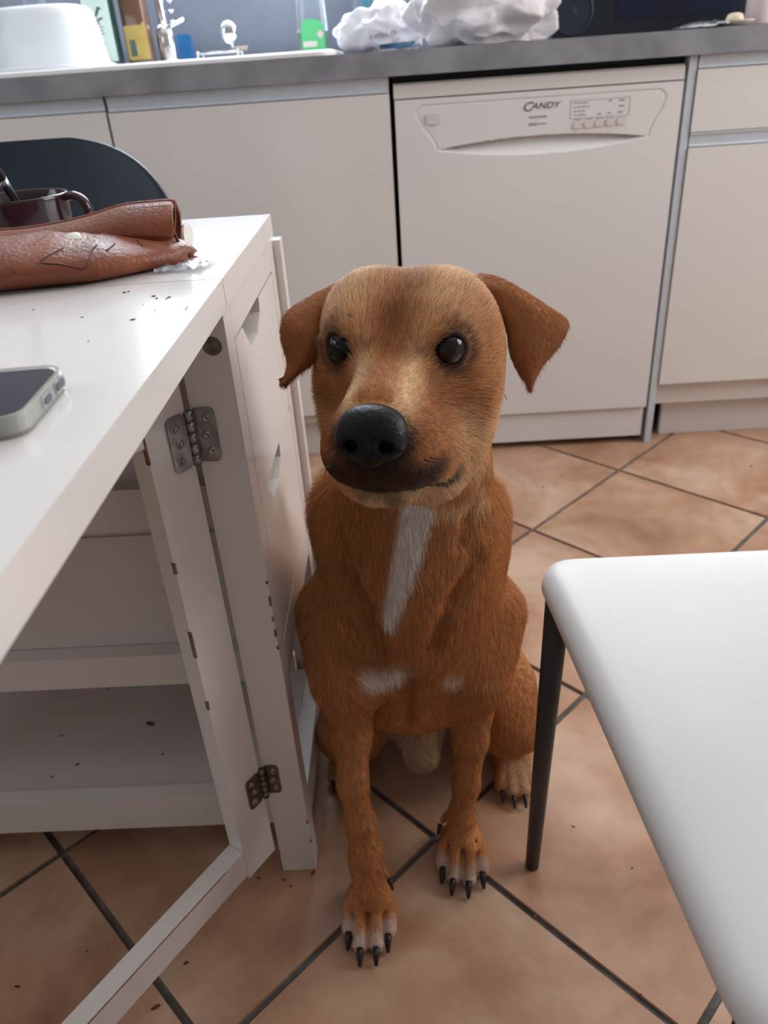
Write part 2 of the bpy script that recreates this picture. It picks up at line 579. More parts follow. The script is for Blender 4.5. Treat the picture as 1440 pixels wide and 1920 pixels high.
# ------------------------------------------------------------------ dishwasher
dw = empty('dishwasher', (0.299, 0.3, 0), 'white freestanding dishwasher with front control panel under worktop', 'dishwasher')
box('body', 0.002, 0.596, 0.030, 0.57, 0.03, 0.818, M_dw, dw, bevel=0.002)
prism('top_cover', [(0.003, 0.824), (0.006, 0.848), (0.012, 0.852), (0.57, 0.852), (0.57, 0.824)], 'x', 0.0, 0.598, M_dwpanel, dw, bevel=0.002)
box('kick_plate', 0.003, 0.595, 0.010, 0.028, 0.020, 0.096, M_dw, dw, bevel=0.003)
for fx in (0.05, 0.55):
    for fy in (0.06, 0.52):
        lathe('foot', [(0.018, 0.0), (0.018, 0.008), (0.008, 0.010), (0.008, 0.032)], M_dark, dw, (fx, fy, 0.0005), n=16)


def smooth(a, b, x):
    t = np.clip((x - a) / (b - a), 0, 1)
    return t * t * (3 - 2 * t)


def dw_depth(x, z):
    """relief of the door front (positive = recessed)"""
    t = (x - 0.3105) / 0.2235
    lens = np.clip(1 - t * t, 0, 1)
    zu, zl = 0.722 + 0.0165 * lens, 0.722 - 0.020 * lens
    d = 0.0
    if abs(t) < 1 and zl < z < zu:
        s = (z - zl) / (zu - zl)
        d = 0.022 * (s ** 0.8) * min(1, lens * 3)
        d *= 1 - smooth(0.93, 1.0, s) * 0.9
    # groove of the control panel outline
    xl = 0.045 + 0.042 * smooth(0.80, 0.722, z) if z > .722 else 9
    xr = 0.563 - 0.029 * smooth(0.80, 0.722, z) if z > .722 else -9
    g = 0
    if 0.722 <= z <= 0.812:
        top = 0.808
        ex = min(x - xl, xr - x)
        ez = top - z
        r = 0.018
        if ex < r and ez < r:
            sd = r - math.hypot(r - ex, r - ez)
        else:
            sd = min(ex, ez)
        g = math.exp(-(sd / 0.0016) ** 2) * 0.0022
        if sd > 0.0:
            g = max(g, 0.0008 * smooth(0, 0.003, sd))
    return float(max(d, g))


xs = np.concatenate([np.linspace(0.001, 0.04, 8), np.linspace(0.0425, 0.57, 230), np.linspace(0.573, 0.597, 7)])
zs = np.concatenate([np.linspace(0.102, 0.69, 12), np.linspace(0.6935, 0.8215, 75)])
V = [[(x, dw_depth(x, z), z) for x in xs] for z in zs]
V = [[(x, 0.028, zs[0]) for x in xs]] + V + [[(x, 0.028, zs[-1]) for x in xs]]
V = [[(r[0][0], 0.028, r[0][2])] + r + [(r[-1][0], 0.028, r[-1][2])] for r in V]
dr = grid_mesh('door', V, M_dw, dw, smooth=True)
dr.data.set_sharp_from_angle(angle=math.radians(35))


def button(x, z, w, h):
    bm = bmesh.new()
    poly = rrect(x - w / 2, x + w / 2, z - h / 2, z + h / 2, min(w, h) * 0.3, 4)
    v0 = [bm.verts.new((q[0], 0.001, q[1])) for q in poly]
    v1 = [bm.verts.new((q[0], -0.0022, q[1])) for q in poly]
    n = len(poly)
    bm.faces.new(v1)
    for i in range(n):
        bm.faces.new((v0[i], v0[(i + 1) % n], v1[(i + 1) % n], v1[i]))
    return from_bm('button', bm, M_dwpanel, dw, bevel=0.0008, seg=2)


button(0.080, 0.783, 0.027, 0.021)
for k in range(5):
    button(0.384 + k * 0.0228, 0.7535 + k * 0.0006, 0.0175, 0.0145)
rx = math.radians(90)
text('lettering', 'C', 0.0240, (0.266, 0.0001, 0.7855), (rx, 0, 0), M_print, dw, shear=0.25, sx=1.25)
text('lettering', 'ANDY', 0.0165, (0.2855, 0.0001, 0.7885), (rx, 0, 0), M_print, dw, shear=0.25, sx=1.25)


def strip(x0, x1, z, h, m_=M_printl):
    o = box('print_line', x0, x1, 0.0002, 0.0014, z - h / 2, z + h / 2, m_, dw, bevel=0)
    return o


strip(0.281, 0.318, 0.7735, 0.0035)
strip(0.281, 0.298, 0.7600, 0.0045)
strip(0.299, 0.318, 0.7600, 0.0022)
for a, b, c, d in ((0.367, 0.489, 0.7985, 0.0007), (0.367, 0.489, 0.7655, 0.0007)):
    strip(a, b, c, d)
for x in (0.367, 0.489):
    box('print_line', x, x + 0.0007, 0.0002, 0.0014, 0.7655, 0.7985, M_printl, dw, bevel=0)
for k in range(4):
    z = 0.794 - k * 0.0075
    strip(0.384, 0.3862, z, 0.0026, M_print)
    strip(0.389, 0.389 + (0.014, 0.017, 0.008, 0.010)[k], z, 0.0018)
    strip(0.374, 0.381, z, 0.0016)
for x, z in ((0.428, 0.771), (0.449, 0.7715), (0.470, 0.772), (0.449, 0.7945), (0.4715, 0.794), (0.4715, 0.7835)):
    strip(x, x + 0.0024, z, 0.0026, M_print)
    strip(x - 0.005, x - 0.001, z, 0.0018)
    if x > .46:
        strip(x + 0.0035, x + 0.008, z, 0.0018)
for k in range(5):
    strip(0.376 + k * 0.0228, 0.392 + k * 0.0228, 0.7628, 0.0016)
# dark strip painted as the shade in the gap above the machine
tag(box('gap_shade_strip', 0.0, 0.604, 0.035, 0.055, 0.854, WT0 - 0.001, M_dark, bevel=0),
    'dark strip painting the shade in the gap above the dishwasher', 'shade strip')

# ------------------------------------------------------------------ sink on the worktop
sk = empty('sink', (-0.75, 0.28, WT1), 'white resin sink with raised rim set in the worktop', 'sink')
bm = bmesh.new()
SX0, SX1, SY0, SY1, SZ = -1.35, -0.118, 0.012, 0.53, WT1 + 0.0005
out = rrect(SX0, SX1, SY0, SY1, 0.035, 6)
mid = rrect(SX0 + .006, SX1 - .006, SY0 + .006, SY1 - .006, 0.03, 6)  # darker side planes of the muzzle, shading put into the coat
inn = rrect(SX0 + .03, SX1 - .03, SY0 + .03, SY1 - .12, 0.03, 6)
low = rrect(SX0 + .04, SX1 - .04, SY0 + .04, SY1 - .13, 0.03, 6)
rings = [[bm.verts.new((q[0], q[1], z)) for q in poly] for poly, z in ((out, SZ), (out, SZ + .007), (mid, SZ + .0105), (inn, SZ + .0105), (low, SZ + .0015))]
for a, b in zip(rings[:-1], rings[1:]):
    for k in range(len(a)):
        bm.faces.new((a[k], a[(k + 1) % len(a)], b[(k + 1) % len(a)], b[k]))
bm.faces.new(rings[-1])
bm.faces.new(rings[0])
from_bm('rim', bm, M_sink, sk)
for k in range(6):
    box('drain_ridge', -1.28 + k * 0.04, -1.262 + k * 0.04, 0.07, 0.36, SZ + .001, SZ + .005, M_sink, sk, bevel=0.001)
SR = SZ + 0.0105

# faucet
fc = empty('faucet', (-0.452, 0.475, SR), 'chrome kitchen mixer tap with side lever behind sink', 'faucet')
fx, fy = PY(319, 118, 0.475)[0], 0.475
fc.location.x = fx
lathe('base', [(0.030, 0), (0.030, 0.006), (0.024, 0.010), (0.024, 0.055), (0.022, 0.075), (0.014, 0.085), (0.0, 0.088)], M_chrome, fc, (fx, fy, SR), n=32)
tube('spout', bez([(fx, fy, SR + .08), (fx - .004, fy - .004, SR + .20), (fx - .002, fy - .03, SR + .30), (fx, fy - .10, SR + .34), (fx, fy - .17, SR + .30), (fx, fy - .18, SR + .25)], 8), 0.0115, M_chrome, fc, n=16)
tube('lever', [(fx + .004, fy - .005, SR + .074), (fx + .026, fy - .018, SR + .080), (fx + .060, fy - .03, SR + .092)], [0.010, 0.008, 0.0055], M_chrome, fc, n=12, flat=(1, .7))
for k in range(5):
    lathe('hose_ring', [(0.0, 0), (0.007, 0.002), (0.007, 0.008), (0.0, 0.010)], M_chrome, fc, (fx + .020, fy + .02, SR + .085 + k * .022), n=12)

# upturned milky tub
c0 = PY(107, 128, 0.22)
tb = empty('plastic_tub', (c0[0], 0.22, SR), 'milky white plastic tub turned upside down on the sink', 'tub')
prof = [(0.112, 0.0), (0.122, 0.001), (0.124, 0.005), (0.115, 0.008), (0.110, 0.010), (0.104, 0.060), (0.098, 0.100), (0.094, 0.112), (0.086, 0.119), (0.060, 0.1215), (0.0, 0.122)]
lathe('shell', prof, M_milky, tb, (c0[0], 0.22, SR + .0005), n=56, power=3.4)

# oil bottles
def bottle(name, u, y, label, w, d, h, mbody, mlabel, lz, neck=0.014, nh=0.06, prints=None, cat='bottle', capm=None):
    q = PY(u, 110, y)
    e = empty(name, (q[0], y, SR), label, cat)
    prof = [(0.5 * w * 0.96, 0), (0.5 * w, 0.004), (0.5 * w, h * 0.82), (0.5 * w * .85, h * .93), (neck * 1.05, h), (neck, h + nh)]
    lathe('glass', prof, mbody, e, (q[0], y, SR + .0005), n=40, power=5, sy=d / w)
    if mlabel:
        prism('label', rrect(q[0] - w * .40, q[0] + w * .46, SR + lz[0], SR + lz[1], 0.003, 3), 'y', y - d / 2 - .0012, y - d / 2 + .002, mlabel, e)
    lathe('cap', [(neck * 1.25, 0), (neck * 1.25, .025), (neck * 1.1, .027), (0, .027)], capm or M_dark, e, (q[0], y, SR + h + nh), n=24)
    return e, q


e, q = bottle('olive_oil_bottle', 203, 0.40, 'dark green square oil bottle with pale label behind the tub', 0.072, 0.06, 0.22, M_greenb, M_cream, (0.012, 0.17))
yl = 0.40 - 0.03 - 0.0016
for (sx_, sz_, l, a) in ((.006, .115, .022, 60), (-.004, .108, .016, 140), (.010, .100, .015, 20), (.002, .095, .016, 110), (.012, .122, .012, -20), (.004, .052, .016, 150), (-.002, .040, .017, 85)):
    ca, sa = math.cos(math.radians(a)), math.sin(math.radians(a))
    pl = []
    for k in range(10):
        t = 2 * math.pi * k / 10
        x_, z_ = l / 2 * math.cos(t), l / 7 * math.sin(t)
        pl.append((q[0] + sx_ + x_ * ca - z_ * sa, SR + sz_ + x_ * sa + z_ * ca))
    prism('leaf_print', pl, 'y', yl - .0004, yl + .001, M_olive, e)
for k, (wd, z) in enumerate(((.024, .148), (.026, .083), (.022, .076), (.026, .069))):
    box('print_line', q[0] + .002 - wd / 2, q[0] + .002 + wd / 2, yl - .0003, yl + .001, SR + z, SR + z + .0022, M_printl, e, bevel=0)
e, q = bottle('sauce_bottle', 268, 0.44, 'brown bottle with yellow label standing left of the tap', 0.062, 0.06, 0.19, M_brownb, M_yellow, (0.012, 0.085))
box('label_patch', q[0] - .016, q[0] - .002, 0.44 - .0325, 0.44 - .030, SR + .02, SR + .055, M_greenb, e, bevel=0)
box('side_label', q[0] + .020, q[0] + .027, 0.44 - .0325, 0.44 - .029, SR + .062, SR + .09, M_yellow, e, bevel=0)
bottle('clear_bottle', 88, 0.48, 'tall clear bottle standing behind the milky tub', 0.05, 0.05, 0.24, M_clear, None, None)
# blue sponge behind the tap
q = PY(352, 112, 0.50)
tag(prism('sponge', rrect(q[0] - .017, q[0] + .017, SR, SR + .062, .004, 3), 'y', .49, .515, M_bluesp, bevel=.002),
    'blue sponge standing on edge beside the tap', 'sponge')

# soap rack with round chrome disc
q = PY(415, 103, 0.46)
rk = empty('soap_rack', (q[0], 0.46, SR), 'chrome rack with round shiny disc standing behind sink', 'rack')
for yy in (-.03, -.01, .01, .03):
    tube('wire', [(q[0] - .055, .46 + yy, SR + .016), (q[0] + .05, .46 + yy, SR + .016)], .0022, M_chrome, rk, n=8)
for xx in (-.053, .048):
    tube('side_wire', [(q[0] + xx, .425, SR + .001), (q[0] + xx, .425, SR + .018), (q[0] + xx, .495, SR + .018), (q[0] + xx, .495, SR + .001)], .0025, M_chrome, rk, n=8)
dq = PY(429, 60, 0.455)
tube('stem', [(dq[0] + .004, .458, SR + .016), (dq[0] + .004, .458, dq[2])], .004, M_chrome, rk, n=10)
bm = bmesh.new()
prof = [(0.0, .010), (.010, .009), (.016, .006), (.0205, .001), (.0215, -.002), (.019, -.004), (0, -.004)]
n = 32
rings = [[bm.verts.new((dq[0] + r * math.cos(2 * math.pi * k / n), .452 - h, dq[2] + r * 1.15 * math.sin(2 * math.pi * k / n))) for k in range(n)] for r, h in prof]
for a, b in zip(rings[:-1], rings[1:]):
    for k in range(n):
        bm.faces.new((a[k], a[(k + 1) % n], b[(k + 1) % n], b[k]))
bmesh.ops.remove_doubles(bm, verts=bm.verts[:], dist=1e-6)
from_bm('disc', bm, M_chrome, rk, smooth=True)
bsh = empty('dish_brush', (q[0] + .02, .46, SR + .02), 'small brush with pale bristles lying on chrome rack', 'brush')
box('brush_head', q[0] - .035, q[0] + .035, .452, .470, SR + .0185, SR + .023, M_chrome, bsh, bevel=.001)
for k in range(16):
    tube('bristle_tuft', [(q[0] + .034 + k * .0022, .455 + (k % 3) * .004, SR + .017), (q[0] + .035 + k * .0023, .455 + (k % 3) * .004, SR + .027)], .0011, M_beige, bsh, n=5)

# green cleaner bottle
q = PY(590, 96, 0.47)
gb = empty('cleaner_bottle', (q[0], 0.47, SR), 'clear cleaner bottle with bright green label behind sink', 'bottle')
lathe('bottle', [(.036, 0), (.039, .004), (.039, .055), (.037, .10), (.030, .16), (.016, .20), (.014, .22)], M_clear, gb, (q[0], .47, SR + .0005), n=32, sy=.6)
lathe('liquid', [(.034, 0.002), (.0365, .004), (.0365, .045), (0, .045)], M_greenl, gb, (q[0], .47, SR + .0015), n=32, sy=.58)
lathe('cap', [(.018, 0), (.018, .03), (0, .032)], M_greenl, gb, (q[0], .47, SR + .22), n=24)
lab = [(q[0] - .027, SR + .004), (q[0] + .030, SR + .004), (q[0] + .030, SR + .058), (q[0] + .016, SR + .070), (q[0] - .006, SR + .074), (q[0] - .022, SR + .068), (q[0] - .027, SR + .052)]
prism('label', lab, 'y', .4395, .4445, M_green, gb)
c_ = (q[0] + .020, SR + .040)
prism('hazard_sign', [(c_[0] + .009, c_[1]), (c_[0], c_[1] + .010), (c_[0] - .009, c_[1]), (c_[0], c_[1] - .010)], 'y', .4385, .4396, M_pink, gb)
box('label_text_block', q[0] - .024, q[0] + .010, .4388, .4396, SR + .014, SR + .026, M_whitepl, gb, bevel=0)

# bottles behind the bread bag
for u_, y_, m_, lb, w_ in ((677, .52, M_clear, 'pale clear bottle behind the bread bag', .030), (692, .50, M_teal, 'teal plastic bottle behind the bread bag', .026),
                           (716, .52, M_pink, 'pale pink bottle behind the bread bag', .032)):
    q = PY(u_, 90, y_)
    e = empty('toiletry_bottle', (q[0], y_, WT1), lb, 'bottle')
    lathe('body', [(w_ * .48, 0), (w_ * .5, .003), (w_ * .5, .15), (w_ * .3, .165), (w_ * .28, .18)], m_, e, (q[0], y_, WT1 + .0005), n=24)
    lathe('cap', [(w_ * .34, 0), (w_ * .34, .02), (0, .022)], M_whitepl, e, (q[0], y_, WT1 + .18), n=20)


# crumpled bags
def bag(name, c, r, seed, material, label, amp=0.25, fr=2.2, peaks=()):
    bm = bmesh.new()
    bmesh.ops.create_icosphere(bm, subdivisions=6, radius=1.0)
    for v in bm.verts:
        d = v.co.normalized()
        s = Vector((seed * 3.1, seed * 1.7, seed * 0.7))
        n1 = mnoise.noise(d * fr + s)
        n2 = abs(mnoise.noise(d * fr * 1.2 + s * 2))
        n3 = abs(mnoise.noise(d * fr * 5 + s * 3))
        f = 1 + amp * n1 - amp * 0.9 * n2 - amp * .10 * n3
        for pd, pa, pw in peaks:
            f += pa * max(0, d.dot(Vector(pd).normalized()) - (1 - pw)) / pw
        p_ = Vector((d.x * r[0] * f, d.y * r[1] * f, d.z * r[2] * f))
        if p_.z < -r[2] * 0.62:
            p_.z = -r[2] * 0.62 + (p_.z + r[2] * 0.62) * 0.02
        v.co = p_
    zmin = min(v.co.z for v in bm.verts)
    for v in bm.verts:
        v.co += Vector((c[0], c[1], c[2] - zmin))
    o = from_bm(name, bm, material, smooth=True)
    if label:
        tag(o, label, 'bag')
    return o


q = PY(720, 60, 0.27)
bg1 = empty('bread_bag', (q[0], .27, WT1), 'printed white bread bag with blue stripe lying on worktop', 'bag')
o = bag('film', (q[0], .27, WT1 + .0005), (.098, .055, .062), 3.3, M_bag, None, amp=.20, peaks=(((-1, -.1, .15), .16, .25),))
o.parent = bg1
o.matrix_parent_inverse = Matrix.Translation(-Vector(bg1.location))


def wrap_print(parent, src, u0, u1, v0l, v1l, v0r, v1r, material, name, off=.0015, nu=14, nv=5):
    """printed band lying on the near side of the bag"""
    from mathutils.bvhtree import BVHTree
    bv = BVHTree.FromPolygons([tuple(v.co) for v in src.data.vertices], [tuple(p.vertices) for p in src.data.polygons])
    V = []
    for i in range(nv + 1):
        row = []
        for j in range(nu + 1):
            s = j / nu
            u = u0 + (u1 - u0) * s
            va = v0l + (v0r - v0l) * s
            vb = v1l + (v1r - v1l) * s
            d = ray(u, va + (vb - va) * i / nv)
            h = bv.ray_cast(Vector(CAM), Vector(d).normalized())
            if h[0] is None:
                P_ = PY(u, va + (vb - va) * i / nv, src.location.y + .12)
            else:
                P_ = np.array(h[0]) - np.array(Vector(d).normalized()) * off
            row.append(P_)
        V.append(row)
    return grid_mesh(name, V, material, parent, smooth=True), bv


wrap_print(bg1, o, 712, 778, 84, 92, 76, 88, M_bluepr, 'blue_stripe')
q2 = PY(720, 74, 0.16 - .052)
bv_q = None
from mathutils.bvhtree import BVHTree
bvb = BVHTree.FromPolygons([tuple(v.co) for v in o.data.vertices], [tuple(p.vertices) for p in o.data.polygons])
for ch, u_, v_, m_ in (('c', 694, 74, M_navypr), ('u', 702, 72, M_navypr), ('r', 710, 70.5, M_navypr), ('o', 716, 69, M_redpr), ('b', 724, 68, M_navypr), ('r', 733, 66, M_navypr), ('a', 738, 65, M_navypr)):
    d = Vector(ray(u_, v_)).normalized()
    h = bvb.ray_cast(Vector(CAM), d)
    pt = (h[0] if h[0] is not None else Vector(PY(u_, v_, .11))) - d * .003
    text('lettering', ch, .0165, pt, (math.radians(90), math.radians(-4), 0), m_, bg1, extrude=.0004)
q = PY(905, 60, 0.11)
bag('carrier_bag', (q[0], .11, WT1 + .0005), (.150, .068, .080), 7.9, M_bag2, 'crumpled white plastic carrier bag between bread bag and black stereo',
    amp=.34, fr=1.7, peaks=(((1, -.2, .8), .25, .2), ((-.8, 0, .5), .1, .3)))

# black stereo with a round speaker
ap = empty('stereo', (0.60, 0.36, WT1), 'black stereo with a round speaker on the right of worktop', 'stereo')
ax0, ax1 = PY(1035, 60, .24)[0], PY(1398, 40, .24)[0]
box('housing', ax0, ax1, .24, .48, WT1 + .0010, WT1 + .24, M_blackap, ap, bevel=.008, seg=3)
sq = PY(1073, 30, .24)
sq[2] = WT1 + .052
bm = bmesh.new()
for r, dy in ((.046, .001), (.046, -.003), (.042, -.004), (.040, .0005)):
    pass
n = 40
prof = [(.047, .002), (.047, -.002), (.043, -.003), (.041, 0.000), (.012, .0004), (0.0, -.0015)]
rings = [[bm.verts.new((sq[0] + r * math.cos(2 * math.pi * k / n), .24 - .0006 + dy, sq[2] + r * math.sin(2 * math.pi * k / n))) for k in range(n)] for r, dy in prof]
for a, b in zip(rings[:-1], rings[1:]):
    for k in range(n):
        bm.faces.new((a[k], a[(k + 1) % n], b[(k + 1) % n], b[k]))
bmesh.ops.remove_doubles(bm, verts=bm.verts[:], dist=1e-6)
from_bm('speaker', bm, M_blackpl, ap, smooth=False)
box('display', ax0 + .14, ax1 - .02, .2385, .242, WT1 + .03, WT1 + .20, M_screen, ap, bevel=.001)

# small things at the right
q = PY(1313, 49, .06)
bm = bmesh.new()
bmesh.ops.create_grid(bm, x_segments=24, y_segments=14, size=1)
for v in bm.verts:
    x_, y_ = v.co.x, v.co.y
    v.co = Vector((q[0] + x_ * .047, .06 + y_ * .028, WT1 + .004 + .008 * (1 - x_ * x_) * (1 - y_ * y_) + .004 * abs(mnoise.noise(Vector((x_ * 3, y_ * 3, 2)))) + .004 * (x_ > .5)))
bmesh.ops.solidify(bm, geom=bm.faces[:], thickness=.0015)
tag(from_bm('foil_packet', bm, M_foil, smooth=True), 'flat silver foil packet lying in front of black stereo', 'packet')
q = PY(1382, 44, .08)
sp = empty('spoon_rest', (q[0], .08, WT1), 'pale beige dish near right edge of the worktop', 'dish')
lathe('plate', [(.012, 0), (.020, .001), (.032, .008), (.034, .011), (.030, .0105), (.016, .006), (0, .005)], M_beige, sp, (q[0], .08, WT1 + .0005), n=32)
lathe('knob', [(.016, 0.005), (.018, .012), (.015, .021), (.008, .024), (0, .0245)], M_beige, sp, (q[0] - .004, .085, WT1 + .0005), n=24)
q = PY(1421, 40, .12)
e = empty('pink_canister', (q[0], .13, WT1), 'pale pink canister at the right edge of the worktop', 'canister')
lathe('body', [(.028, 0), (.030, .003), (.030, .13), (.026, .138)], M_pink, e, (q[0] + .006, .13, WT1 + .0005), n=32)
lathe('lid', [(.0305, 0), (.0305, .02), (.026, .024), (0, .024)], M_beige, e, (q[0] + .006, .13, WT1 + .138), n=32)
# ================================================================== GATELEG TABLE
TZ, TT = 0.750, 0.024
TXR, TXL = -0.155, -0.955
TY0, TY1 = -1.180, -0.875          # fixed middle section
tbl = empty('gateleg_table', (-0.555, -1.03, 0), 'white gateleg table with drawers, near leaf raised, chipped edges', 'table')
box('tabletop', TXL, TXR, TY0 + .0008, TY1, TZ - TT, TZ, M_table, tbl, bevel=.0015)
box('raised_leaf', TXL, TXR, -1.812, TY0 - .0008, TZ - TT, TZ, M_table, tbl, bevel=.0015)
box('hanging_leaf', TXL, TXR + .006, TY1 + .004, TY1 + .026, 0.125, TZ - TT - .006, M_table, tbl, bevel=.0015)
LZ = TZ - TT - .0005
for x0 in (-0.200, -0.951):
    box('leg', x0, x0 + .042, -1.187, -1.157, 0.0005, LZ, M_table, tbl, bevel=.0015)
    box('leg', x0, x0 + .042, -0.905, -0.875, 0.0005, LZ, M_table, tbl, bevel=.0015)
# end frames (right and left) with rails and drawers
for s, xf in ((1, -0.158), (-1, -0.951)):
    a, b = (xf - .02, xf) if s > 0 else (xf, xf + .02)
    box('end_rail', a, b, -1.1565, -0.9055, 0.693, LZ, M_table, tbl, bevel=.001)
    box('end_rail', a, b, -1.1565, -0.9055, 0.304, 0.356, M_table, tbl, bevel=.001)
    box('end_rail', a, b, -1.1565, -0.9055, 0.072, 0.122, M_table, tbl, bevel=.001)
    for z0, z1 in ((0.5265, 0.6905), (0.3585, 0.5235)):
        yA, yB = -1.155, -0.907
        poly = [(yA, z0), (yB, z0), (yB, z1), (-1.012, z1), (-1.016, z1 - .014), (-1.046, z1 - .027), (-1.088, z1 - .027), (-1.116, z1), (yA, z1)]
        d = prism('drawer', poly, 'x', a + .002, b, M_table, tbl, bevel=.0008, seg=1)
        bx0, bx1 = (xf - .36, xf - .021) if s > 0 else (xf + .021, xf + .36)
        box('drawer_box', bx0, bx1, yA + .012, yB - .012, z0 + .004, z1 - .034, M_carc, d, bevel=.001)
# long sides of the drawer body, lower shelf
for yo, yi, sg in ((-1.160, -1.140, -1), (-0.900, -0.905, 1)):
    ya, yb = (yo, yo + .020) if sg < 0 else (yo - .020, yo)
    pa, pb = (yo + .016, yo + .020) if sg < 0 else (yo - .020, yo - .016)
    X0, X1 = -0.908, -0.2015
    box('side_rail', X0, X1, ya, yb, 0.506, 0.552, M_table, tbl, bevel=.001)
    box('side_rail', X0, X1, ya, yb, 0.302, 0.345, M_table, tbl, bevel=.001)
    box('side_rail', X0, X1, ya, yb, 0.060, 0.115, M_table, tbl, bevel=.001)
    qa, qb = (yb + .0005, yb + .006) if sg < 0 else (ya - .006, ya - .0005)
    box('side_panel', X0, X1, qa, qb, 0.345, LZ, M_table, tbl, bevel=.0005)
box('shelf', -0.930, -0.179, -1.139, -0.921, 0.088, 0.104, M_table, tbl, bevel=.001)
box('shelf', -0.930, -0.179, -1.133, -0.927, 0.318, 0.330, M_table, tbl, bevel=.001)

# swung-out gate leg: direction gd in plan, hinged on the near right leg
gd = np.array([-0.563, -0.826, 0.0])
gn = np.array([0.826, -0.563, 0.0])     # outer face
gh = np.array([-0.2035, -1.1935, 0.0])  # hinge line on the outer face


def gbox(name, s0, s1, z0, z1, t0=-.022, t1=0.0, m_=None, parent=None, bevel=.0012):
    bm = bmesh.new()
    vs = []
    for z in (z0, z1):
        for t in (t0, t1):
            for s in (s0, s1):
                q = gh + gd * s + gn * t
                vs.append(bm.verts.new((q[0], q[1], z)))
    for f in ((0, 2, 3, 1), (4, 5, 7, 6), (0, 1, 5, 4), (2, 6, 7, 3), (0, 4, 6, 2), (1, 3, 7, 5)):
        bm.faces.new([vs[i] for i in f])
    return from_bm(name, bm, m_ or M_table, parent or tbl, bevel=bevel)


gbox('gate_post', 0.0, 0.047, 0.052, LZ - .002)
gbox('gate_post', 0.560, 0.607, 0.0005, LZ - .002)
gbox('gate_rail', 0.0475, 0.5595, 0.060, 0.1005)
gbox('gate_rail', 0.0475, 0.5595, 0.628, LZ - .002)
gbox('paint_chip', 0.075, 0.33, 0.0985, 0.1003, -.0014, .0004, M_raw, bevel=0)
for k, (s_, z_) in enumerate(((.0452, .50), (.0455, .40), (.0452, .33), (.046, .612))):
    gbox('paint_chip', s_, s_ + .0022, z_, z_ + .012 + .02 * (k % 2), -.003, .0003, M_raw, bevel=0)
for z_, h_ in ((.452, .004), (.425, .012), (.405, .006), (.385, .010), (.368, .005), (.09, .006), (.055, .004)):
    box('paint_chip', -.1600, -.1577, -1.1873, -1.1845, z_, z_ + h_, M_raw, tbl, bevel=0)
# holes and scuffs
for (x, z) in ((-.171, .697),):
    bm = bmesh.new()
    n = 24
    prof = [(.0082, 0.0), (.0078, .0005), (.0072, .0003), (.0050, .0002), (.0046, .0006), (0, .0006)]
    rings = [[bm.verts.new((x + r * math.cos(2 * math.pi * k / n), -1.1872 - dy, z + r * math.sin(2 * math.pi * k / n))) for k in range(n)] for r, dy in prof]
    for a, b in zip(rings[:-1], rings[1:]):
        for k in range(n):
            bm.faces.new((a[k], a[(k + 1) % n], b[(k + 1) % n], b[k]))
    bmesh.ops.remove_doubles(bm, verts=bm.verts[:], dist=1e-6)
    from_bm('bolt', bm, M_brasst, tbl, smooth=True)


def hinge(z0, z1, w, material, wl=None):
    wl = wl or w
    h = link('hinge', bpy.data.meshes.new('hinge'), material, tbl)
    bm = bmesh.new()

    def plate(o, ax, nrm, width):
        poly = rrect(0.003, width, z0, z1, .005, 4)
        v0 = [bm.verts.new(o + ax * p_[0] + nrm * .0003 + np.array([0, 0, p_[1]])) for p_ in poly]
        v1 = [bm.verts.new(o + ax * p_[0] + nrm * .0020 + np.array([0, 0, p_[1]])) for p_ in poly]
        bm.faces.new(v0)
        bm.faces.new(v1)
        for i in range(len(poly)):
            bm.faces.new((v0[i], v0[(i + 1) % len(poly)], v1[(i + 1) % len(poly)], v1[i]))
    o1 = np.array([-0.2030, -1.187, 0])
    plate(o1, np.array([1.0, 0, 0]), np.array([0, -1.0, 0]), w)
    plate(gh, gd, gn, wl)
    bmesh.ops.recalc_face_normals(bm, faces=bm.faces[:])
    bm.to_mesh(h.data)
    bm.free()
    kc = np.array([-0.2010, -1.1935, 0])
    nk = 5
    for k in range(nk):
        za, zb = z0 + (z1 - z0) * k / nk, z0 + (z1 - z0) * (k + 1) / nk
        tube('knuckle', [(kc[0], kc[1], za + .0004), (kc[0], kc[1], zb - .0004)], .0042, material, h, n=14)
    for k in range(3):
        zc = z0 + (z1 - z0) * (.2 + .3 * k)
        for o_, ax, nrm, wd in ((o1, np.array([1.0, 0, 0]), np.array([0, -1.0, 0]), w), (gh, gd, gn, wl)):
            c = o_ + ax * (wd * (.68 if k != 1 else .58)) + nrm * .002 + np.array([0, 0, zc])
            bm = bmesh.new()
            n = 14
            rings = []
            for r, hgt in ((.0042, 0), (.0038, .0010), (.0022, .0014), (.0018, .0005), (0, .0005)):
                rings.append([bm.verts.new(c + nrm * hgt + ax * r * math.cos(2 * math.pi * q / n) + np.array([0, 0, r * math.sin(2 * math.pi * q / n)])) for q in range(n)])
            for a, b in zip(rings[:-1], rings[1:]):
                for q in range(n):
                    bm.faces.new((a[q], a[(q + 1) % n], b[(q + 1) % n], b[q]))
            bmesh.ops.remove_doubles(bm, verts=bm.verts[:], dist=1e-6)
            from_bm('screw', bm, M_steel, h, smooth=True)
    return h


hinge(.5915, .6435, .0235, M_steel)
hinge(.1500, .1960, .0205, M_brasst, .0235)

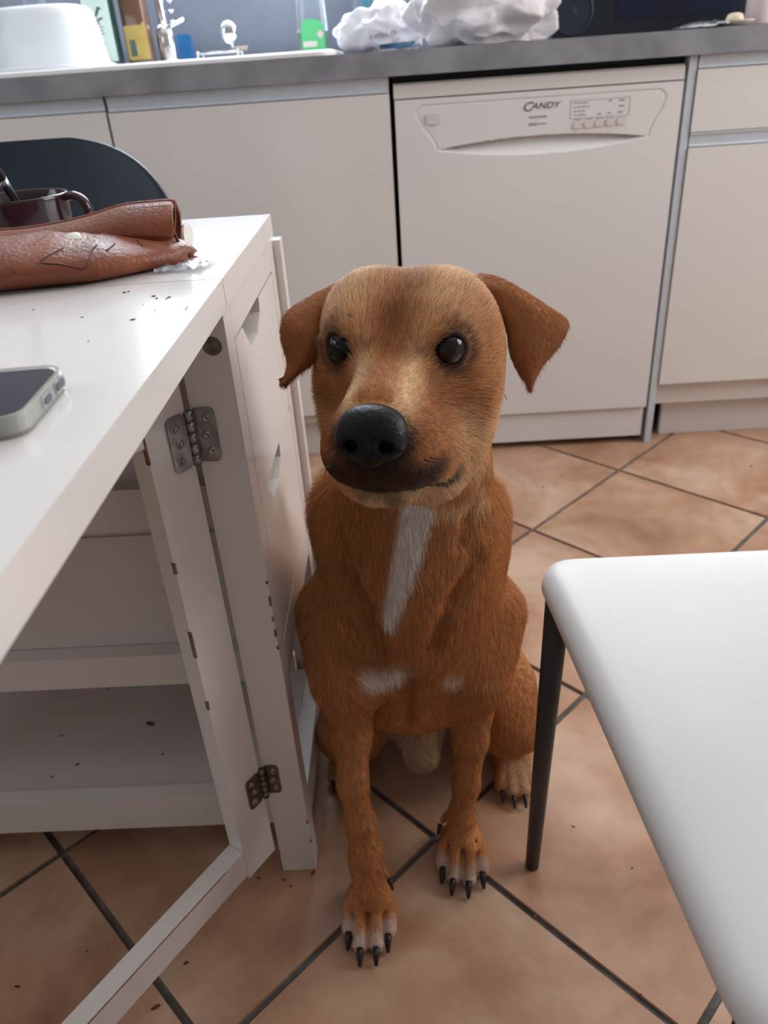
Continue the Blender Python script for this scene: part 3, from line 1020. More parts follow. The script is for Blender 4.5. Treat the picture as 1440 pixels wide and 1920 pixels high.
# ------------------------------------------------------------------ on the table
# plum cup with spoon
cu = empty('coffee_cup', (-0.430, -0.930, TZ), 'glossy plum cup standing behind the brown leather pouch', 'cup')
cx, cy = PY(36, 380, -.955)[0], -.955
cu.location = (cx, cy, TZ)
CB = TZ + .0006
lathe('cup', [(.030, .0), (.036, .001), (.046, .008), (.0495, .020), (.0500, .042), (.0503, .0448), (.0490, .0460), (.0472, .0448), (.0460, .020), (.042, .010), (0, .006)],
      M_mug, cu, (cx, cy, CB), n=64)
lathe('coffee', [(.0455, .022), (0, .0222)], M_coffee, cu, (cx, cy, CB), n=40)
hx = cx + .0485
tube('handle', bez([(hx - .002, cy, CB + .0405), (hx + .010, cy - .002, CB + .0425), (hx + .020, cy - .003, CB + .037), (hx + .0235, cy - .003, CB + .026), (hx + .019, cy - .002, CB + .0145), (hx + .009, cy, CB + .0105), (hx - .002, cy, CB + .012)], 6),
     .0044, M_mug, cu, n=14, flat=(1.5, 1))
s0, s1 = PY(2, 335, -.965), PY(26, 372, -.95)
spn = empty('teaspoon', (s1[0], -.95, CB + .03), 'steel teaspoon with dark handle leaning in plum cup', 'spoon')
dirv = (np.array(s0) - np.array(s1))
dirv /= np.linalg.norm(dirv)
a_ = np.array(s1) - dirv * .020
tube('stem', [a_, a_ + dirv * .035, a_ + dirv * .046], [.003, .0048, .0052], M_steel, spn, n=12)
tube('handle', [a_ + dirv * .046, a_ + dirv * .075, a_ + dirv * .115], [.0052, .0056, .0048], M_legblk, spn, n=12)

# leather pouch: a plump body lying on the table with a raised folded flap
pouch = empty('leather_pouch', (-0.30, -1.13, TZ), 'brown leather pouch with snap flap lying on table', 'pouch')
nj, ni = 44, 30
pL, pR = np.array([-0.450, -1.152]), np.array([-0.1960, -1.112])
V = []
for j in range(nj + 1):
    s = j / nj
    # spine in plan, rises slightly away at the right end
    cxy = pL * (1 - s) + pR * s
    e_ = min(1, max(0.0, (1 - s) / .26)) ** .6 if s > .74 else 1.0
    el = min(1, max(0.0, s / .10)) ** .5
    w = .064 * e_ * el + .004
    hgt = (.0225 + .003 * math.sin(s * 6 - 1.2)) * (e_ ** .8) * el + .005
    row = []
    for i in range(ni):
        a = 2 * math.pi * i / ni
        c, sn = math.cos(a), math.sin(a)
        yy = cxy[1] + w * np.sign(c) * abs(c) ** .85 + .012 * s
        zz = TZ + .0022 + hgt * (.40 + .60 * sn if sn > 0 else .40 + .40 * max(sn * 1.8, -1))
        if sn > 0:
            zz += .0018 * mnoise.noise(Vector((s * 9, yy * 40, 1))) + .0012 * mnoise.noise(Vector((s * 24, yy * 90, 5)))
        row.append((cxy[0] + .006 * (1 - abs(c)) * (s > .9), yy, zz))
    V.append(row)
body = grid_mesh('body', V, M_leather, pouch, smooth=True, closed=True)
bmx = bmesh.new()
bmx.from_mesh(body.data)
bmesh.ops.holes_fill(bmx, edges=[e for e in bmx.edges if e.is_boundary])
bmesh.ops.recalc_face_normals(bmx, faces=bmx.faces[:])
bmx.to_mesh(body.data)
bmx.free()
body.data.polygons.foreach_set('use_smooth', [True] * len(body.data.polygons))
# flap (upper lip of the opening), curling up behind the body
flp = []
top = [(-60, 436), (0, 432), (60, 427), (130, 414), (175, 402), (230, 385), (285, 379), (318, 377), (327, 382)]
bot = [(-60, 492), (0, 486), (60, 470), (130, 456), (175, 452), (230, 447), (285, 447), (318, 449), (329, 438)]
tp, bt = bez([PY(u, v, -1.080 - .006 * k / 8) for k, (u, v) in enumerate(top)], 5), bez([PY(u, v, -1.128 + .020 * k / 8) for k, (u, v) in enumerate(bot)], 5)
for k in range(len(tp)):
    row = []
    for q in range(9):
        t = q / 8
        P_ = bt[k] * (1 - t) + tp[k] * t
        P_ = P_ + np.array([0, -.008, .002]) * math.sin(math.pi * t)
        row.append(P_)
    flp.append(row)
grid_mesh('flap', flp, M_leather, pouch, smooth=True, thick=.003)
# back wall of the flap meeting the table behind
bk = []
for k in range(len(tp)):
    t_ = tp[k]
    bk.append([t_ + np.array([0, .0005, 0]), t_ + np.array([0, .010, -.012]), np.array([t_[0] - .004, t_[1] + .022, (t_[2] + TZ) / 2]), np.array([t_[0] - .008, t_[1] + .026, TZ + .0065])])
grid_mesh('back_panel', bk, M_leather, pouch, smooth=True, thick=.0025)
# seams, snap, pressed lines
tube('seam', [PY(327, 382, -1.0845), PY(328, 410, -1.088), PY(326, 435, -1.10), PY(338, 462, -1.105), PY(350, 478, -1.105)], .0013, M_leatherd, pouch, n=6)
q = PY(138, 449, -1.132)
bm = bmesh.new()
n = 24
ax_ = np.array([0.0, -.35, .94])
ay_ = np.array([0.0, .94, .35])
rings = [[bm.verts.new(q + ax_ * h_ + np.array([r, 0, 0]) * math.cos(2 * math.pi * k / n) + ay_ * r * math.sin(2 * math.pi * k / n)) for k in range(n)] for r, h_ in ((.0068, -.006), (.0072, 0), (.0068, .0028), (.005, .0036), (0, .0036))]
for a, b in zip(rings[:-1], rings[1:]):
    for k in range(n):
        bm.faces.new((a[k], a[(k + 1) % n], b[(k + 1) % n], b[k]))
bmesh.ops.remove_doubles(bm, verts=bm.verts[:], dist=1e-6)
from_bm('snap', bm, M_whitepl, pouch, smooth=True)
bvp = BVHTree.FromPolygons([tuple(v.co) for v in body.data.vertices], [tuple(p.vertices) for p in body.data.polygons])


def on_pouch(u, v):
    d = Vector(ray(u, v)).normalized()
    h = bvp.ray_cast(Vector(CAM), d)
    return None if h[0] is None else h[0] - d * .0002


for ln in ([(118, 465), (95, 478), (76, 492), (115, 496), (158, 504), (166, 488), (172, 470), (182, 458)], [(22, 502), (30, 513)], [(215, 457), (200, 470)], [(255, 450), (268, 462)]):
    pts = [on_pouch(*x) for x in [tuple(b_) for b_ in bez([(a[0], a[1]) for a in ln], 4)]]
    pts = [x for x in pts if x is not None]
    if len(pts) > 2:
        tube('pressed_line', pts, .0007, M_leatherd, pouch, n=6)
q = PY(356, 487, -1.105)
lathe('corner_stud', [(0, 0), (.0034, .001), (.0036, .004), (0, .006)], M_leatherd, pouch, (q[0], q[1], TZ + .003), n=14)

# white capped tube behind the pouch
a_, b_ = PZ(318, 452, .7605), PZ(352, 438, .7605)
b_ = PZ(354, 442, .7612)
a_ = b_ + np.array([-.058, .012, 0])
lt = empty('lip_balm', (a_[0], a_[1], TZ), 'small white capped tube lying behind the leather pouch', 'tube')
dv = (b_ - a_) / np.linalg.norm(b_ - a_)
tube('barrel', [a_, b_], .0105, M_whitepl, lt, n=24, smooth=False)
tube('cap_ring', [b_ - dv * .0032, b_ - dv * .002], .0108, M_print, lt, n=24, smooth=False)
# clear wrapper scrap
bm = bmesh.new()
bmesh.ops.create_grid(bm, x_segments=18, y_segments=12, size=1)
qc = PZ(368, 498, .751)
for v in bm.verts:
    x_, y_ = v.co.x, v.co.y
    v.co = Vector((qc[0] - .008 + x_ * .020 + .004 * y_, qc[1] + y_ * .020, TZ + .0012 + .006 * abs(mnoise.noise(Vector((x_ * 2.5, y_ * 2.5, 9))))))
tag(from_bm('plastic_wrapper', bm, M_clear, smooth=True), 'crinkled clear plastic wrapper under the pouch corner', 'wrapper')

# smartphone in a clear case
ph = empty('smartphone', (-0.25, -1.44, TZ), 'smartphone in a clear case lying face up on table', 'phone')
e1 = np.array([-0.2055, -1.3830]) - np.array([-0.1990, -1.4820])
pu = np.array([-0.0660, 0.9978])          # along the short bottom edge (port edge)
pvv = np.array([-0.9978, -0.0660])        # along the phone length
po = np.array([-0.1925, -1.4820])         # near corner of the port edge


def ph_poly(s0, s1, t0, t1, r, n=7):
    return [tuple(po + pu * a + pvv * b) for a, b in rrect(s0, s1, t0, t1, r, n)]


PWD, PLN = .0745, .158
lay = [(.0016, .0, .0025), (.0, .0015, .0105), (.0008, .0105, .0112)]
for nm, ins, z0, z1, m_, r in (('case', 0.0, .0006, .0108, M_case, .0125), ('frame', .0022, .0018, .0100, M_steel, .0105), ('screen', .0030, .0101, .01045, M_screen, .010)):
    if nm == 'case':
        bm = bmesh.new()
        outp, innp = ph_poly(0, PWD, 0, PLN, r), ph_poly(.0020, PWD - .0020, .0020, PLN - .0020, r - .002)
        A = [bm.verts.new((x, y, TZ + z0)) for x, y in outp]
        B = [bm.verts.new((x, y, TZ + z1 + .0006)) for x, y in outp]
        C_ = [bm.verts.new((x, y, TZ + z1 + .0006)) for x, y in innp]
        D_ = [bm.verts.new((x, y, TZ + .0016)) for x, y in innp]
        for P_, Q_ in ((A, B), (B, C_), (C_, D_)):
            for k in range(len(P_)):
                bm.faces.new((P_[k], P_[(k + 1) % len(P_)], Q_[(k + 1) % len(P_)], Q_[k]))
        bm.faces.new(A)
        bm.faces.new(D_)
        from_bm(nm, bm, m_, ph, bevel=.0006)
    else:
        prism(nm, ph_poly(ins, PWD - ins, ins, PLN - ins, r), 'z', TZ + z0, TZ + z1, m_, ph, bevel=.0004 if nm == 'frame' else 0)


def port(s0, s1, z0, z1, m_, nm, d=.0003):
    poly = rrect(s0, s1, TZ + z0, TZ + z1, min(.002, (z1 - z0) / 2.2), 4)
    bm = bmesh.new()
    nrm = -pvv
    v0 = [bm.verts.new((*(po + pu * a + nrm * (-.001)), z)) for a, z in poly]
    v1 = [bm.verts.new((*(po + pu * a + nrm * d), z)) for a, z in poly]
    bm.faces.new(v1)
    for i in range(len(poly)):
        bm.faces.new((v0[i], v0[(i + 1) % len(poly)], v1[(i + 1) % len(poly)], v1[i]))
    return from_bm(nm, bm, m_, ph)


port(.030, .0445, .0022, .0090, M_steel, 'port_surround')
port(.0325, .042, .0038, .0072, M_port, 'charging_port', .0006)
port(.050, .0665, .0022, .0088, M_steel, 'speaker_surround')
port(.052, .0645, .0034, .0076, M_port, 'speaker_grille', .0006)

# crumbs
def crumbs(name, pts, label):
    bm = bmesh.new()
    random.seed(11)
    for x, y, z, r in pts:
        a = random.random() * 6.28
        mtx = Matrix.Translation((x, y, z + r * .35)) @ Matrix.Rotation(a, 4, 'Z') @ Matrix.Diagonal((r * random.uniform(.8, 2.2), r * .7, r * .4, 1))
        bmesh.ops.create_icosphere(bm, subdivisions=1, radius=1.0, matrix=mtx)
    o = from_bm(name, bm, M_crumb)
    o['kind'] = 'stuff'
    return tag(o, label, 'crumbs')


pts = []
for u, v, r in ((233, 549, .0012), (241, 547, .001), (288, 556, .0012), (294, 560, .001), (317, 558, .0011), (312, 561, .0008), (249, 600, .0012), (63, 581, .0009), (154, 595, .0007), (166, 640, .0006), (268, 572, .0006), (349, 580, .0009), (290, 582, .0006), (351, 576, .0007)):
    q = PZ(u, v, TZ)
    pts.append((q[0], q[1], TZ, r))
crumbs('crumbs', pts, 'dark crumbs scattered on the white table top')
pts = []
for u, v, r in ((485, 1647, .0025), (533, 1650, .0022), (545, 1662, .0016), (587, 1637, .003), (405, 1687, .0013), (349, 1806, .0028), (292, 1889, .0032), (163, 1784, .0014), (32, 1850, .002), (1003, 1718, .003), (1037, 1740, .0015), (1018, 913, .003), (1052, 893, .0025), (1408, 875, .003), (1075, 1550, .0015), (1200, 1865, .0016), (1185, 1628, .0012)):
    q = PZ(u, v, 0)
    pts.append((q[0], q[1], 0, r))
crumbs('floor_crumbs', pts, 'small dark crumbs scattered over the floor tiles')
pts = [(PZ(u, v, .104)[0], PZ(u, v, .104)[1], .104, r) for u, v, r in ((282, 1358, .0045), (205, 1292, .002), (115, 1380, .0018), (98, 1457, .0016), (145, 1434, .002), (305, 1414, .0018))]
crumbs('shelf_crumbs', pts, 'a few dark crumbs on the low shelf under table')

# ================================================================== BLACK CHAIR behind the table
bc = empty('black_chair', (-0.565, -0.62, 0), 'black moulded plastic chair tucked behind the white table', 'chair')
XC, HW = -0.567, 0.235
V = []
for i in range(41):
    s = math.sin(math.pi / 2 * i / 40)
    z = .40 + .424 * s
    t_ = max(0.0, (s - .55) / .45) * .985
    half = HW * (1 - t_ ** 2.7) ** (1 / 2.7) * (.95 + .05 * s)
    row = []
    for j in range(41):
        t = -1 + j / 20
        x = XC + half * t
        y = -.560 - .085 * (half * t / HW) ** 2 * (1 - .35 * s) + .035 * s
        row.append((x, y, z - .006 * (i == 40) * 0))
    V.append(row)
sh = grid_mesh('backrest', V, M_blackpl, bc, smooth=True, thick=.006)
V = []
for i in range(17):
    s = i / 16
    row = []
    for j in range(21):
        t = -1 + j / 10
        row.append((XC + .218 * t * (1 - .10 * s * s), -.575 - .245 * s, .425 + .028 * t * t + .012 * (1 - s) ** 2 - .012 * s ** 3))
    V.append(row)
grid_mesh('seat', V, M_blackpl, bc, smooth=True, thick=.006)
for sx in (-1, 1):
    tube('leg', [(XC + sx * .20, -.80, .0005), (XC + sx * .15, -.765, .418)], [.011, .013], M_legblk, bc, n=14)
    tube('leg', [(XC + sx * .20, -.47, .0005), (XC + sx * .15, -.60, .418)], [.011, .013], M_legblk, bc, n=14)

# ================================================================== WHITE CHAIR at the right
wc = empty('white_chair', (0.33, -1.40, 0), 'white padded chair with slim black legs in right foreground', 'chair')
SZ_, ST = .462, .040
# plan outline of the seat: straight left edge, rounded far-left corner
NL, FL = (0.147, -1.635), (0.108, -1.168)
FR, NR = (0.535, -1.172), (0.535, -1.640)


def rounded_quad(pts, rad, n=10):
    out = []
    m_ = len(pts)
    for i in range(m_):
        p0, p1, p2 = np.array(pts[i - 1]), np.array(pts[i]), np.array(pts[(i + 1) % m_])
        a, b = (p0 - p1) / np.linalg.norm(p0 - p1), (p2 - p1) / np.linalg.norm(p2 - p1)
        r = rad[i]
        s_, e_ = p1 + a * r, p1 + b * r
        for k in range(n + 1):
            t = k / n
            out.append((1 - t) ** 2 * s_ + 2 * t * (1 - t) * p1 + t * t * e_)
    return out


def subdiv(poly, mx=.03):
    out = []
    for i in range(len(poly)):
        a, b = poly[i], poly[(i + 1) % len(poly)]
        k = max(1, int(np.linalg.norm(b - a) / mx))
        for q in range(k):
            out.append(a + (b - a) * q / k)
    return out


ol = subdiv(rounded_quad([NL, FL, FR, NR], [.06, .042, .06, .06]))
cen = np.mean(np.array(ol), axis=0)


def inset(poly, d):
    P_ = np.array(poly)
    T = np.roll(P_, -1, 0) - np.roll(P_, 1, 0)
    T /= np.linalg.norm(T, axis=1)[:, None]
    N_ = np.stack([-T[:, 1], T[:, 0]], 1)
    sg = np.sign(np.mean(np.sum((cen - P_) * N_, 1)))
    if d > .02:
        ext = np.abs(P_ - cen).max(0)
        return cen + (P_ - cen) * (1 - d / ext)
    return P_ + sg * N_ * d


rings = []
bm = bmesh.new()
for d, z in ((.050, -ST), (.016, -ST), (.005, -ST + .006), (0.0, -ST + .016), (.0015, -.014), (.007, -.006), (.016, -.0015), (.032, .001), (.07, .0018)):
    rings.append([bm.verts.new((q[0], q[1], SZ_ + z)) for q in inset(ol, d)])
for a, b in zip(rings[:-1], rings[1:]):
    for k in range(len(a)):
        bm.faces.new((a[k], a[(k + 1) % len(a)], b[(k + 1) % len(a)], b[k]))
bm.faces.new(rings[0])
bm.faces.new(rings[-1])
from_bm('seat', bm, M_seat, wc, smooth=True)
for (a, b) in (((.1185, -1.193), (.127, -1.205)), ((.150, -1.615), (.165, -1.585)), ((.520, -1.193), (.505, -1.215)), ((.520, -1.615), (.505, -1.585))):
    lg = tube('leg', [(a[0], a[1], .0005), ((a[0] + b[0]) / 2, (a[1] + b[1]) / 2, .21), (b[0], b[1], SZ_ - ST + .004)], [.0085, .0105, .0125], M_legblk, wc, n=20)
V = []
for i in range(15):
    s = i / 14
    row = []
    for j in range(21):
        t = -1 + j / 10
        hw_ = .205 * (1 if s < .7 else math.sqrt(max(0, 1 - ((s - .7) / .3) ** 2.5)) * .8 + .2)
        row.append((.530 + .06 * s - .03 * t * t, -1.405 + hw_ * t, SZ_ + .03 + .36 * s))
    V.append(row)
grid_mesh('backrest', V, M_seat, wc, smooth=True, thick=.022)
for sy in (-1, 1):
    tube('back_post', [(.500, -1.405 + sy * .16, SZ_ - ST + .006), (.535, -1.405 + sy * .16, SZ_ + .0), (.552, -1.405 + sy * .15, SZ_ + .10)], .009, M_legblk, wc, n=12)
# ================================================================== THE DOG
HO = np.array([-0.0162, -1.2363, 0.7026])      # between the eyes
HS = 1.0403
HR = np.array([0.98239, -0.18575, -0.0128])
HF = np.array([-0.18103, -0.95866, 0.2202])
HR = HR - HF * (HR @ HF) / (HF @ HF)
HF /= np.linalg.norm(HF)
HR /= np.linalg.norm(HR)
HU = np.cross(HF, HR)
if HU[2] < 0:
    HU = -HU


def H(x, f, u):
    return HO + HS * (x * HR + f * HF + u * HU)


def to_head(P):
    d = (P - HO) / HS
    return d @ HR, d @ HF, d @ HU


class Field:
    def __init__(self, lo, hi, h):
        self.lo = np.array(lo, np.float32)
        self.h = h
        self.n = np.ceil((np.array(hi) - np.array(lo)) / h).astype(int) + 1
        self.F = np.full(self.n, 0.2, np.float32)

    def sub(self, lo, hi):
        a = np.clip(np.floor((np.array(lo) - self.lo) / self.h).astype(int), 0, self.n - 1)
        b = np.clip(np.ceil((np.array(hi) - self.lo) / self.h).astype(int) + 1, 1, self.n)
        sl = tuple(slice(int(x), int(y)) for x, y in zip(a, b))
        ax = [self.lo[i] + self.h * np.arange(a[i], b[i], dtype=np.float32) for i in range(3)]
        X, Y, Z = np.meshgrid(*ax, indexing='ij')
        return sl, X, Y, Z

    def smin(self, sl, d, k):
        f = self.F[sl]
        hh_ = np.clip(0.5 + 0.5 * (f - d) / k, 0, 1)
        self.F[sl] = f * (1 - hh_) + d * hh_ - k * hh_ * (1 - hh_)

    def smax(self, sl, d, k):
        f = self.F[sl]
        hh_ = np.clip(0.5 - 0.5 * (f - d) / k, 0, 1)
        self.F[sl] = f * (1 - hh_) + d * hh_ + k * hh_ * (1 - hh_)

    def cone(self, a, b, ra, rb, k=.02, carve=False):
        a, b = np.array(a, float), np.array(b, float)
        mg = k + .02
        r = max(ra, rb) + mg
        sl, X, Y, Z = self.sub(np.minimum(a, b) - r, np.maximum(a, b) + r)
        if X.size == 0:
            return
        ab = b - a
        t = ((X - a[0]) * ab[0] + (Y - a[1]) * ab[1] + (Z - a[2]) * ab[2]) / max(1e-9, ab @ ab)
        t = np.clip(t, 0, 1)
        d = np.sqrt((X - a[0] - t * ab[0]) ** 2 + (Y - a[1] - t * ab[1]) ** 2 + (Z - a[2] - t * ab[2]) ** 2) - (ra + (rb - ra) * t)
        if carve:
            self.smax(sl, -d, k)
        else:
            self.smin(sl, d.astype(np.float32), k)

    def chain(self, pts, rs, k=.02):
        for i in range(len(pts) - 1):
            self.cone(pts[i], pts[i + 1], rs[i], rs[i + 1], k)

    def ell(self, c, r, axes=None, k=.02, carve=False):
        c = np.array(c, float)
        A = np.eye(3) if axes is None else np.array(axes, float)
        R = max(r) + k + .02
        sl, X, Y, Z = self.sub(c - R, c + R)
        if X.size == 0:
            return
        q = [(X - c[0]) * A[i][0] + (Y - c[1]) * A[i][1] + (Z - c[2]) * A[i][2] for i in range(3)]
        k0 = np.sqrt(sum((q[i] / r[i]) ** 2 for i in range(3)))
        k1 = np.sqrt(sum((q[i] / r[i] ** 2) ** 2 for i in range(3))) + 1e-9
        d = k0 * (k0 - 1) / k1
        d = np.where(k0 < 1e-4, -min(r), d)
        if carve:
            self.smax(sl, -d, k)
        else:
            self.smin(sl, d.astype(np.float32), k)

    def hell(self, x, f, u, rx, rf, ru, k=.02, both=True, carve=False, tilt=0.0):
        for s in ((-1, 1) if (both and abs(x) > 1e-6) else (1,)):
            ct, st = math.cos(tilt), math.sin(tilt)
            ax = (HR, HF * ct + HU * st, HU * ct - HF * st)
            self.ell(H(s * x, f, u), (rx * HS, rf * HS, ru * HS), ax, k * HS, carve)

    def hcone(self, a, b, ra, rb, k=.02, both=False, carve=False):
        for s in ((-1, 1) if both else (1,)):
            self.cone(H(s * a[0], a[1], a[2]), H(s * b[0], b[1], b[2]), ra * HS, rb * HS, k * HS, carve)

    def mesh(self, relax=2):
        F, n = self.F, self.n
        S = F < 0
        c = np.zeros(n - 1, np.int8)
        for dx in (0, 1):
            for dy in (0, 1):
                for dz in (0, 1):
                    c += S[dx:n[0] - 1 + dx, dy:n[1] - 1 + dy, dz:n[2] - 1 + dz]
        act = (c > 0) & (c < 8)
        I = np.argwhere(act)
        idx = np.full(n - 1, -1, np.int64)
        idx[act] = np.arange(len(I))
        acc = np.zeros((len(I), 3))
        cnt = np.zeros(len(I))
        cor = [(a, b, e) for a in (0, 1) for b in (0, 1) for e in (0, 1)]
        for A in cor:
            for ax in range(3):
                if A[ax]:
                    continue
                B = list(A)
                B[ax] = 1
                fa = F[I[:, 0] + A[0], I[:, 1] + A[1], I[:, 2] + A[2]]
                fb = F[I[:, 0] + B[0], I[:, 1] + B[1], I[:, 2] + B[2]]
                cr = (fa < 0) != (fb < 0)
                t = np.where(cr, fa / np.where(cr, fa - fb, 1), 0)
                p = np.array(A, float)[None, :].repeat(len(I), 0)
                p[:, ax] += t
                acc += p * cr[:, None]
                cnt += cr
        V = (I + acc / cnt[:, None]) * self.h + self.lo
        Q = []
        for ax in range(3):
            o1, o2 = [(1, 2), (2, 0), (0, 1)][ax]
            sa = [slice(None)] * 3
            sb = [slice(None)] * 3
            sa[ax] = slice(0, -1)
            sb[ax] = slice(1, None)
            ch = S[tuple(sa)] != S[tuple(sb)]
            E_ = np.argwhere(ch)
            ok = (E_[:, o1] > 0) & (E_[:, o2] > 0) & (E_[:, o1] < n[o1] - 1) & (E_[:, o2] < n[o2] - 1)
            E_ = E_[ok]
            fl_ = S[E_[:, 0], E_[:, 1], E_[:, 2]]

            def cell(a, b):
                G = E_.copy()
                G[:, o1] += a
                G[:, o2] += b
                return idx[G[:, 0], G[:, 1], G[:, 2]]
            q = np.stack([cell(-1, -1), cell(0, -1), cell(0, 0), cell(-1, 0)], 1)
            q[~fl_] = q[~fl_][:, ::-1]
            Q.append(q)
        Q = np.concatenate(Q)
        Q = Q[(Q >= 0).all(1)]
        e = np.concatenate([Q[:, [0, 1]], Q[:, [1, 2]], Q[:, [2, 3]], Q[:, [3, 0]]])
        for _ in range(relax):
            s = np.zeros_like(V)
            m_ = np.zeros(len(V))
            for k_ in range(3):
                s[:, k_] = np.bincount(e[:, 0], V[e[:, 1], k_], len(V)) + np.bincount(e[:, 1], V[e[:, 0], k_], len(V))
            m_ = np.bincount(e[:, 0], minlength=len(V)) + np.bincount(e[:, 1], minlength=len(V))
            V = V * .5 + .5 * s / np.maximum(1, m_)[:, None]
        return V, Q


def np_mesh(name, V, Q, smooth=True):
    me = bpy.data.meshes.new(name)
    me.vertices.add(len(V))
    me.vertices.foreach_set('co', V.astype(np.float32).ravel())
    k = Q.shape[1]
    me.loops.add(Q.size)
    me.loops.foreach_set('vertex_index', Q.astype(np.int32).ravel())
    me.polygons.add(len(Q))
    me.polygons.foreach_set('loop_start', np.arange(0, Q.size, k, dtype=np.int32))
    me.polygons.foreach_set('loop_total', np.full(len(Q), k, np.int32))
    me.update(calc_edges=True)
    me.validate()
    if smooth:
        me.polygons.foreach_set('use_smooth', [True] * len(me.polygons))
    return me


def nd(u, v, y, w):
    P = PY(u, v, y)
    return P, w / 2 / pxm(P)


fd = Field((-0.215, -1.36, 0.0), (0.205, -0.68, 0.79), 0.0026)


def limb(nodes, k=.02):
    N_ = [nd(*q) for q in nodes]
    fd.chain([q[0] for q in N_], [q[1] for q in N_], k)


# trunk: neck, chest, back, rump
neck_t, chest = H(0, -.10, -.05), nd(772, 1150, -1.075, 376)
limb([(770, 1010, -1.095, 290), (772, 1090, -1.085, 300), (773, 1180, -1.075, 300), (775, 1262, -1.075, 215)], .03)
fd.cone(neck_t, PY(770, 1010, -1.095), .062, .082, .04)
fd.ell(PY(652, 975, -1.06), (.038, .042, .062), k=.03)       # ruff, both sides of the neck
fd.ell(PY(886, 985, -1.06), (.038, .042, .062), k=.03)
fd.ell(PY(772, 1120, -1.150), (.034, .042, .095), k=.035)       # breast bone
fd.ell(PY(770, 1300, -1.115), (.066, .046, .034), k=.03)
fd.cone((-.012, -1.03, .38), (-.012, -.90, .20), .088, .118, .05)
fd.ell((-.012, -.865, .15), (.116, .120, .140), k=.04)
# shoulders and upper arms
for (su, sv, sy, sr), (eu, ev, ey, er) in (((638, 1150, -1.095, .050), (652, 1270, -1.165, .040)), ((904, 1150, -1.075, .050), (892, 1270, -1.125, .040))):
    fd.cone(PY(su, sv, sy), PY(eu, ev, ey), sr, er, .020)
# forelegs
limb([(654, 1290, -1.165, 100), (659, 1380, -1.185, 66), (662, 1470, -1.210, 50), (676, 1545, -1.226, 48), (687, 1610, -1.240, 58), (691, 1662, -1.256, 60)], .012)
limb([(886, 1290, -1.120, 100), (882, 1385, -1.135, 60), (874, 1470, -1.152, 44), (866, 1528, -1.164, 45), (864, 1565, -1.175, 52)], .012)
# paws
paws = [
    ([(658, 1700), (677, 1706), (706, 1706), (728, 1697)], [(656, 1738), (676, 1768), (706, 1766), (728, 1742)], (691, 1662, -1.256)),
    ([(834, 1588), (855, 1594), (882, 1594), (899, 1586)], [(832, 1618), (851, 1640), (880, 1645), (903, 1627)], (866, 1570, -1.176)),
]
claws = []
toe_grooves = []
for kn, tp_, w_ in paws:
    wp = PY(*w_)
    KA, KB = [], []
    for i, (a, b) in enumerate(zip(kn, tp_)):
        zi = .033 if i in (1, 2) else .028
        A_, B_ = PZ(a[0], a[1], zi), PZ(b[0], b[1], .0140)
        KA.append(A_)
        KB.append(B_)
        fd.cone(wp * .7 + A_ * .3, A_, .0140, .0102, .006)
        fd.cone(A_, B_, .0102, .0098, .002)
        fd.ell(B_ + np.array([0, .003, -.003]), (.0098, .013, .0108), k=.002)
        dirc = B_ - A_
        dirc[2] = 0
        dirc /= np.linalg.norm(dirc)
        claws.append((B_ + dirc * .006 + np.array([0, 0, .001]), B_ + dirc * .0215 + np.array([0, 0, -.0105]), .0048))
    for i in range(3):
        toe_grooves.append(((KA[i] + KA[i + 1]) / 2 + np.array([0, .004, .009]), (KB[i] + KB[i + 1]) / 2 + np.array([0, -.006, .004])))
    cp = sum(PZ(a[0], a[1], .02) for a in kn) / 4
    fd.ell(cp + np.array([0, .020, -.002]), (.028, .022, .0165), k=.008)
# dew claws
for (u, v, y) in ((729, 1647, -1.236), (826, 1545, -1.160)):
    q = PY(u, v, y)
    side = 1 if u < 800 else -1
    fd.cone(q + np.array([-.010 * side, .006, .012]), q + np.array([-.003 * side, .002, .004]), .005, .0042, .004)
    claws.append((q + np.array([0, -.002, .002]), q + np.array([.004 * side, -.008, -.010]), .0035))
# hind quarters
for s in (1, -1):
    X_ = lambda x: -.012 + s * (x if s > 0 else x - .022)
    fd.ell((X_(.100), -.975, .135), (.044, .118, .108), k=.02)
    fd.cone((X_(.112), -1.03, .150), (X_(.128), -1.055, .105), .045, .036, .03)
    fd.cone((X_(.128), -1.055, .105), (X_(.128), -1.015, .040), .030, .024, .02)
    fd.cone((X_(.128), -.930, .030), (X_(.131), -1.03, .030), .026, .024, .02)
    for i, dx in enumerate((-.022, -.008, .007, .020)):
        L = .010 if i in (1, 2) else 0.0
        yt = -1.090 if s > 0 else -1.062
        a, b = np.array([X_(.128) + dx * .8, yt + .045, .028]), np.array([X_(.129) + dx, yt + .012 - L, .014])
        fd.cone(a + np.array([0, .03, .004]), a, .014, .0115, .006)
        fd.cone(a, b, .0112, .0105, .004)
        claws.append((b + np.array([0, -.007, .001]), b + np.array([0, -.022, -.009]), .0036))
# belly and tail
fd.cone((-.016, -1.00, .17), (-.014, -1.085, .090), .058, .024, .035)
fd.chain([(-.012, -.78, .06), (.02, -.735, .035), (.07, -.71, .025), (.12, -.72, .02), (.16, -.75, .018)], [.035, .025, .02, .017, .012], .02)

